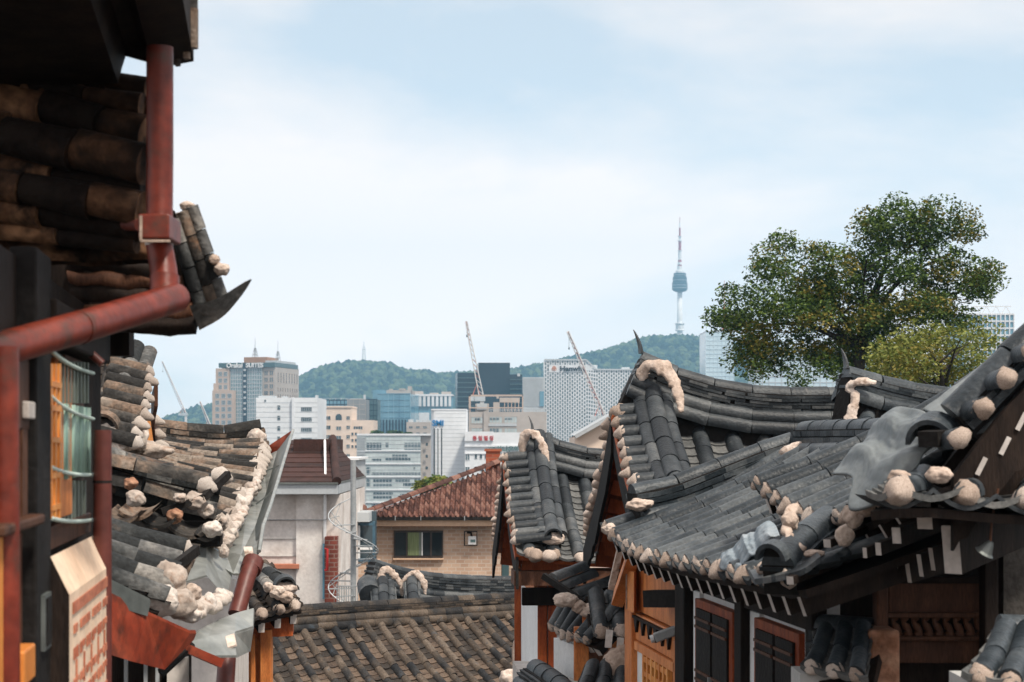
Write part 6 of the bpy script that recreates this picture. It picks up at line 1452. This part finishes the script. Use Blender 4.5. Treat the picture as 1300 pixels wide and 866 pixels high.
# rail, amber planks and block in the lower left corner
lbox('hand_rail', -10, 44, 660, 674, -.02, .03, 'wood_brown', bev=.008); lbox('amber_plank', -14, 6, 682, 1500, -.05, .0, 'wood_amber', bev=.006); lbox('amber_plank', 7, 26, 686, 1500, -.06, -.02, 'wood_orange', bev=.006)
lbox('amber_block', 22, 36, 822, 866, -.03, .02, 'wood_amber', bev=.006); lbox('inner_post', 28, 46, 680, 1500, -.08, -.04, 'wood_brown')
# pipes
def pipe(name, label, pts, r, m='pipe_red', extra=None):
    o = thing(name, label, 'pipe', pts[-1]); q = V(o.location); mb = MB(); mb.tube([p - q for p in pts], r, 18); mb.build('pipe', M[m], o, True)
    for a, b_, r2, m2 in (extra or []):
        mb = MB(); mb.tube([a - q, b_ - q], r2, 18); mb.build('pipe_collar', M[m2], o, True)
    return o
pipe('downpipe', 'plain maroon pipe standing at the corner beside the green window', [P(130, 546, 6.9), P(130, 1300, 6.9)], .035, 'pipe_brown', [(P(130, 610, 6.9), P(130, 613, 6.9), .0365, 'black_board')])
gp = pipe('downpipe', 'red brown rainwater pipe dropping from the top eave to an elbow', [P(203, 60, 6.3), P(203, 200, 6.3), P(202, 310, 6.3), P(208, 345, 6.25), P(209, 372, 6.2)], .047, 'pipe_red',
     [(P(209, 352, 6.22), P(209, 375, 6.2), .051, 'pipe_red'), (P(202, 306, 6.3), P(202, 312, 6.3), .049, 'paint_white')])
gd_ = pipe('downpipe', 'long slanting red brown pipe running from the elbow to the left edge', [P(224, 378, 6.2), P(120, 410, 5.6), P(-40, 455, 4.9)], .050, 'pipe_red', [(P(105, 414.5, 5.52), P(100, 416, 5.5), .052, 'pipe_red')])
pipe('downpipe', 'red pipe standing at the left edge below the slanting pipe', [P(4, 440, 4.75), P(8, 1300, 4.75)], .040, 'pipe_red')
pipe('waterpipe', 'thin rusty pipe crossing the shade behind the slanting pipe', [P(-20, 335, 6.8), P(50, 390, 6.8), P(130, 462, 6.8)], .016, 'pipe_brown')
bk = thing('pipe_bracket', 'rusty gutter bracket with pale edge clasping the red brown pipe', 'bracket', P(200, 290, 6.2)); o_ = V(bk.location)
mb = MB(); a, b_ = P(180, 305, 6.2), P(219, 274, 6.2); mb.box(a.x, b_.x, 6.14, 6.36, a.z, b_.z); 
for v in mb.v: v -= o_
mb.build('bracket_box', M['pipe_red'], bk, True, bevel=.006)
mb = MB()
for (p, q) in (((179, 274), (179, 306)), ((179, 306), (216, 306))): mb.beam(P(*p, 6.13) - o_, P(*q, 6.13) - o_, .008, .012, V((0,1,0)))
mb.build('pale_edge', M['lime'], bk, True)
mb = MB(); mb.tube([P(178, 286, 6.3) - o_, P(142, 284, 6.5) - o_], .022, 10); mb.build('arm', M['pipe_brown'], bk, True)
# deep eave seen from below : rotten logs and clay
def log(p, q, r0, r1, m='wood_old', seed=0):
    mb = MB(); n = 14; pts = []; rad = []
    for i in range(n+1):
        t_ = i/n; c = p.lerp(q, t_); c += V((nz.noise(c*3 + V((seed,0,0))), nz.noise(c*3 + V((0,seed,0))), nz.noise(c*3 + V((0,0,seed)))))*.02
        pts.append(c); rad.append(lerp(r0, r1, t_)*(1 + .45*nz.noise(c*4 + V((seed, seed, 0)))))
    mb.tube(pts, rad, 14); 
    for v in mb.v: v += V((nz.noise(v*14), nz.noise(v*14+V((3,0,0))), nz.noise(v*14+V((0,5,0)))))*.022
    return mb.build('eave_log', M[m], hn)
def tile_row(ya, yb, D, xr, r, cuts, seed):
    mb = MB(); rg = random.Random(seed); p, q = P(-70, ya - (yb-ya)*.35, D+.15), P(xr, yb, D); d_ = (q-p).normalized(); nm = V((0, -.86, -.32)); sd = d_.cross(nm).normalized(); nm = sd.cross(d_)
    if nm.y > 0: nm = -nm
    for a, b_ in zip(cuts[:-1], cuts[1:]):
        o_ = nm*rg.uniform(-.012, .012) + UP*rg.uniform(-.01, .01); mb.half(p.lerp(q, a+.004) + o_, p.lerp(q, b_-.004) + o_ + UP*rg.uniform(-.006, .006), sd, nm, r*rg.uniform(.92, 1.0), r*rg.uniform(1.0, 1.1), n=12, a0=-.5, a1=pi+.5)
    for v in mb.v: v += V((nz.noise(v*13), nz.noise(v*13+V((3,0,0))), nz.noise(v*13+V((0,5,0)))))*.010
    return mb.build('eave_tile_row', M['tile_shade'], hn)
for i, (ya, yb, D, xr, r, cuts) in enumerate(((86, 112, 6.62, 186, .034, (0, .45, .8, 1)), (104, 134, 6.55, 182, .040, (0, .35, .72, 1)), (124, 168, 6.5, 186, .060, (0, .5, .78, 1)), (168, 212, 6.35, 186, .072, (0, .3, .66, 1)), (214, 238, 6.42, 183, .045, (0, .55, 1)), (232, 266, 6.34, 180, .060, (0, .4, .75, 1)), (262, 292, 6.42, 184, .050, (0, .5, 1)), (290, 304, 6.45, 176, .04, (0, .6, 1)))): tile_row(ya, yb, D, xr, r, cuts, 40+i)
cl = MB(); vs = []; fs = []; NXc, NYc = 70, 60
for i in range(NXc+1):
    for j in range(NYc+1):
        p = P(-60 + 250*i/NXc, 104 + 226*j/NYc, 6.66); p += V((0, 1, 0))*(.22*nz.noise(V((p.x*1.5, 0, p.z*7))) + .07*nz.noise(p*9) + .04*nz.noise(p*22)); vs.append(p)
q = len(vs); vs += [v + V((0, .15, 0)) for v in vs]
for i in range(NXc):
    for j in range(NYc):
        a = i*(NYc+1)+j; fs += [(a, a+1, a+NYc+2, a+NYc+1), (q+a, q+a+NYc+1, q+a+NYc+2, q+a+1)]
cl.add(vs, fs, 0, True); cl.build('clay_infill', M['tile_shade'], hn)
# top roof corner with three tile ends, its eave running toward us overhead
ec = V((-1.13, 6.5, 1.42)); ev = V((.127, -1, 0))
mb = MB(); ring = [P(246, 78, 6.6), P(194, 88, 6.6), P(189, 70, 6.6), P(178, 60, 6.6), P(161, 67, 6.6), P(155, 86, 6.6), P(150, 106, 6.6), P(-80, 110, 6.6), P(-80, -60, 6.6), P(246, -60, 6.6)]
vs = [r_ for r_ in ring] + [r_ + V((.36, -2.9, .25)) for r_ in ring]; n = len(ring)
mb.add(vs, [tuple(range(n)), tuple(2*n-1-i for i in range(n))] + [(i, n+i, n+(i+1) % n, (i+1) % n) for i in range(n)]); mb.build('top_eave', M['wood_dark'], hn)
for i, (px, yb) in enumerate(((222, 84), (234, 76), (244, 62))):
    mb = MB(); p = P(px, yb, 6.55 - .06*i); q_ = P(px-2, -90, 6.5 - .06*i)
    for k_ in range(3):
        a, b_ = p.lerp(q_, k_/3 + .004), p.lerp(q_, (k_+1)/3); mb.half(a, b_, V((0, 1, 0)), V((1, 0, 0)), .022, .024)
    mb.build('edge_tile', M['tile_old'], hn)
for i in range(4):
    log(P(-60, -30 + 34*i, 6.1 + .1*i), P(140, 8 + 26*i, 6.3 + .08*i), .035, .035, 'wood_brown', seed=60+i)
mb = MB(); mb.beam(P(160, 62, 6.58), P(218, 78, 6.55), .03, .05); mb.build('eave_strip', M['wood_dark'], hn)
# lower eave corner : hip tiles, soffit and upturned tip
mb = MB(); ring = [P(60, 300, 7.4), P(222, 268, 7.2), P(262, 380, 7.3), P(246, 402, 7.3), P(214, 419, 7.3), P(160, 410, 7.3), P(60, 445, 7.4)]
vs = ring + [r_ + V((-.15, .5, .10)) for r_ in ring]; n = len(ring); mb.add(vs, [tuple(range(n)), tuple(2*n-1-i for i in range(n))] + [(i, n+i, n+(i+1) % n, (i+1) % n) for i in range(n)])
lo = mb.build('corner_soffit', M['wood_dark'], hn)
plate('corner_backing', [[P(214, 276, 7.14), P(247, 260, 7.12)], [P(246, 404, 7.24), P(286, 386, 7.22)]], 'wood_dark', lo, .03)
for i, (a, b_, r, m_) in enumerate((((243, 262), (283, 384), .028, 'tile_old_grey'), ((232, 268), (273, 392), .032, 'tile_old'), ((221, 278), (260, 400), .032, 'tile_old_grey'))):
    mb = MB(); p, q_ = P(*a, 7.08), P(*b_, 7.18); n_ = 4
    for k_ in range(n_):
        d_ = (q_-p).normalized(); nm_ = V((.25, -.95, .15)); sd = d_.cross(nm_).normalized(); mb.half(p.lerp(q_, k_/n_), p.lerp(q_, (k_+1)/n_ - .012), sd, sd.cross(d_), r*.94, r*1.04, a0=-.3, a1=pi+.3)
    mb.build('corner_tile', M[m_], hn)
mb = MB(); hpts = [P(250, 402, 7.1), P(280, 390, 7.1), P(302, 372, 7.1), P(319, 355, 7.1)]; f_, L_ = spline(hpts); vs = []; n = 10
for i in range(n+1):
    t_ = i/n; w_ = .068*(1-t_)**.7 + .004; c = f_(t_); vs += [c + V((-.2*w_, -w_*1.2, .5*w_)), c + V((.2*w_, w_*1.2, .2*w_)), c + V((0, w_*.8, -.7*w_))]
fs = [(2,1,0), (3*n, 3*n+1, 3*n+2)]
for i in range(n):
    for k_ in range(3): fs.append((3*i+k_, 3*i+(k_+1) % 3, 3*i+3+(k_+1) % 3, 3*i+3+k_))
mb.add(vs, fs); mb.build('upturned_tip', M['tile_old_grey'], hn)
for p, s in (((281, 342), (.03, .03, .025)), ((238, 262), (.03, .03, .02)), ((272, 330), (.022, .03, .02))): blob(lo, P(*p, 7.1), s, 'lime')
for i in range(5):
    log(P(90, 330 + 22*i, 7.2), P(225 + 6*i, 345 + 16*i, 7.15), .03, .03, 'wood_brown' if i % 2 else 'wood_dark', seed=20+i)
mb = MB(); mb.obox(P(-120, 300, 7.6), P(164, 300, 7.6), (0, -1), .36, 1.3, -.1, 0); mb.build('upper_wall', M['wood_dark'], hn)
# ------------------------------------------------------------------ trees
def leaf_mat(name, cols, tr=.25):
    m = mat(name, cols, .55, .55, .6, 0, 3, .25, spec=.25); t = m.node_tree
    b = [n for n in t.nodes if n.type == 'BSDF_PRINCIPLED'][0]; o = [n for n in t.nodes if n.type == 'OUTPUT_MATERIAL'][0]
    tl = t.nodes.new('ShaderNodeBsdfTranslucent'); mx = t.nodes.new('ShaderNodeMixShader'); mx.inputs[0].default_value = tr
    t.links.new(b.inputs['Base Color'].links[0].from_socket, tl.inputs[0]); t.links.new(b.outputs[0], mx.inputs[1]); t.links.new(tl.outputs[0], mx.inputs[2]); t.links.new(mx.outputs[0], o.inputs[0])
    return m
M['leaf'] = leaf_mat('dark_green_leaf', [(.018,.044,.010),(.042,.086,.017),(.070,.125,.022),(.11,.165,.028)])
M['leaf_y'] = leaf_mat('olive_yellow_leaf', [(.07,.08,.011),(.125,.12,.016),(.18,.155,.022),(.22,.18,.035)], .3)
M['leaf_b'] = leaf_mat('light_olive_leaf', [(.09,.12,.02),(.14,.17,.028),(.19,.21,.04),(.24,.25,.06)], .3)
M['bark'] = mat('dark_bark', [(.012,.010,.008),(.028,.022,.017),(.045,.036,.028)], 3, 0, .9, .5, 14, .3, stretch=(3,3,1))
def leaves(mb, c, rad, n, size, rg, mi, droop=.3, flat=1.0):
    """a spray of small pointed leaves spread through an uneven ball"""
    for _ in range(n):
        while True:
            d = V((rg.uniform(-1,1), rg.uniform(-1,1), rg.uniform(-1,1)))
            if .05 < d.length < 1: break
        d = d.normalized()*(d.length**.45)
        k = 1 + .35*nz.noise(d*2.2 + c*.7)
        p = c + V((d.x*rad[0], d.y*rad[1], d.z*rad[2]))*k
        a = rg.uniform(0, 2*pi); t = V((math.cos(a), math.sin(a), rg.uniform(-.8, .5) - droop)).normalized(); s = t.cross(V((rg.uniform(-1,1), rg.uniform(-1,1), rg.uniform(.2,1)))).normalized()
        L = size*rg.uniform(.7, 1.5); W = L*rg.uniform(.22, .36)
        mb.add([p, p + t*L*.5 + s*W, p + t*L, p + t*L*.5 - s*W], [(0,1,2,3)], mi)
    return n
TR = 58.0
def tree(name, label, clumps, D, trunk, limbs, n_per, size, mats, seed, ytop_base=0):
    rg = random.Random(seed); base = V((P(trunk, 0, D).x, D, gz(0, D)))
    o = thing(name, label, 'tree', base); mb = MB(); s = D/F
    for (px, py, rx, ry, w) in clumps:
        c0 = P(px, py, D + rg.uniform(-1.6, 1.6)) - base; nsub = max(4, int(rx*ry/62))
        for k in range(nsub):
            a = rg.uniform(0, 2*pi); q = rg.random()**.5
            c = c0 + V((math.cos(a)*q*rx*s*.85, rg.uniform(-1, 1)*rx*s*.9, math.sin(a)*q*ry*s*.85)); r = rg.uniform(.22, .55)
            mi = 1 if rg.random() < w*.72 else 0
            leaves(mb, c, (r*1.1, r*1.1, r*.8), int(n_per*r*r*40), size, rg, mi)
    print('leaves', len(mb.f))
    mb.build('crown', [M[m] for m in mats], o, True)
    tb = MB(); top = P(trunk, limbs[0][1] + 95, D) - base
    tb.tube([V((0,0,0)), V((.1, 0, top.z*.5)), top], [.36, .26, .18], 12); tb.build('trunk', M['bark'], o, True)
    for (px, py) in limbs:
        e = P(px, py, D + rg.uniform(-1.5, 1.5)) - base; m_ = top.lerp(e, .5) + V((rg.uniform(-.3, .3), rg.uniform(-.3, .3), .3))
        lb = MB(); f_, L_ = spline([top - UP*.4, m_, e]); pts = [f_(i/10) for i in range(11)]; lb.tube(pts, [lerp(.11, .02, i/10) for i in range(11)], 8)
        for q in range(5):
            a = f_(.4 + .11*q); b_ = a + V((rg.uniform(-1, 1), rg.uniform(-1, 1), rg.uniform(-.1, .9)))*1.0; lb.tube([a, a.lerp(b_, .5) + UP*.1, b_], [.035, .025, .008], 6)
        lb.build('limb', M['bark'], o, True)
    return o
CL1 = [(1120, 270, 34, 18, .25), (1105, 300, 36, 24, .12), (1175, 268, 42, 20, .25), (1210, 285, 30, 18, .15), (1150, 300, 40, 26, .2), (1195, 315, 44, 28, .4), (1235, 292, 16, 8, .1), (1085, 330, 30, 26, .15), (1130, 340, 36, 26, .1),
       (1225, 345, 38, 26, .45), (1248, 350, 20, 22, .4), (1240, 378, 26, 18, .4), (1180, 355, 40, 24, .25), (1000, 315, 26, 14, .15), (975, 328, 22, 12, .1), (1010, 345, 34, 22, .2), (972, 352, 24, 20, .15), (1045, 335, 30, 26, .2),
       (1050, 370, 40, 22, .25), (985, 385, 34, 22, .25), (920, 398, 18, 16, .05), (935, 418, 20, 20, .1), (906, 400, 8, 8, .05), (955, 440, 30, 26, .55), (975, 462, 28, 18, .6), (1020, 400, 40, 22, .35), (1075, 400, 44, 24, .35), (1130, 395, 44, 24, .45),
       (1185, 400, 44, 24, .45), (1228, 410, 28, 18, .3), (1065, 440, 40, 24, .45), (1110, 428, 34, 22, .4), (1040, 450, 22, 18, .3), (1060, 468, 30, 14, .4), (1010, 478, 28, 10, .4), (1160, 430, 36, 18, .3), (930, 375, 12, 10, .05), (950, 455, 30, 22, .5), (985, 440, 26, 26, .35), (1015, 435, 30, 24, .4), (1085, 460, 40, 18, .4), (1100, 400, 40, 30, .3), (1020, 375, 34, 26, .25), (1160, 380, 44, 28, .35), (960, 410, 26, 24, .3), (1130, 455, 40, 24, .4), (1075, 365, 40, 26, .2), (935, 400, 22, 16, .15)]
tree('broadleaf_tree', 'large dark green tree with olive yellow sprays rising behind the grey ridges', CL1, TR, 1090, [(1100, 330), (1160, 310), (1210, 320), (1020, 350), (980, 380), (1060, 390), (1225, 370), (1130, 290), (940, 420)], 19, .10, ['leaf', 'leaf_y'], 3)
CL2 = [(1135, 450, 32, 18, .3), (1175, 432, 38, 16, .35), (1215, 440, 34, 18, .3), (1165, 460, 42, 20, .3), (1210, 468, 42, 18, .3), (1120, 470, 24, 14, .2), (1250, 430, 22, 16, .2), (1245, 460, 28, 18, .2), (1190, 485, 60, 14, .3)]
tree('broadleaf_tree', 'lower pale olive tree with rounded crown in front of the large dark tree', CL2, 46.0, 1185, [(1150, 455), (1210, 455), (1180, 445)], 19, .085, ['leaf_b', 'leaf_y'], 9)
CL3 = [(548, 612, 9, 5, .1), (556, 616, 10, 4, .0), (541, 617, 6, 4, .1), (563, 619, 7, 3, 0)]
tree('broadleaf_tree', 'small bright green tree top peeping over the brick house roof', CL3, 110.0, 550, [(548, 612), (556, 614)], 26, .22, ['leaf_b', 'leaf'], 15)
CL4 = [(500, 549, 8, 3, .1), (515, 550, 7, 3, .0), (478, 549, 6, 2, .1)]
tree('broadleaf_tree', 'dark tree row at the foot of the blue glass office', CL4, 600.0, 500, [(500, 549)], 30, 1.2, ['leaf', 'leaf'], 16)
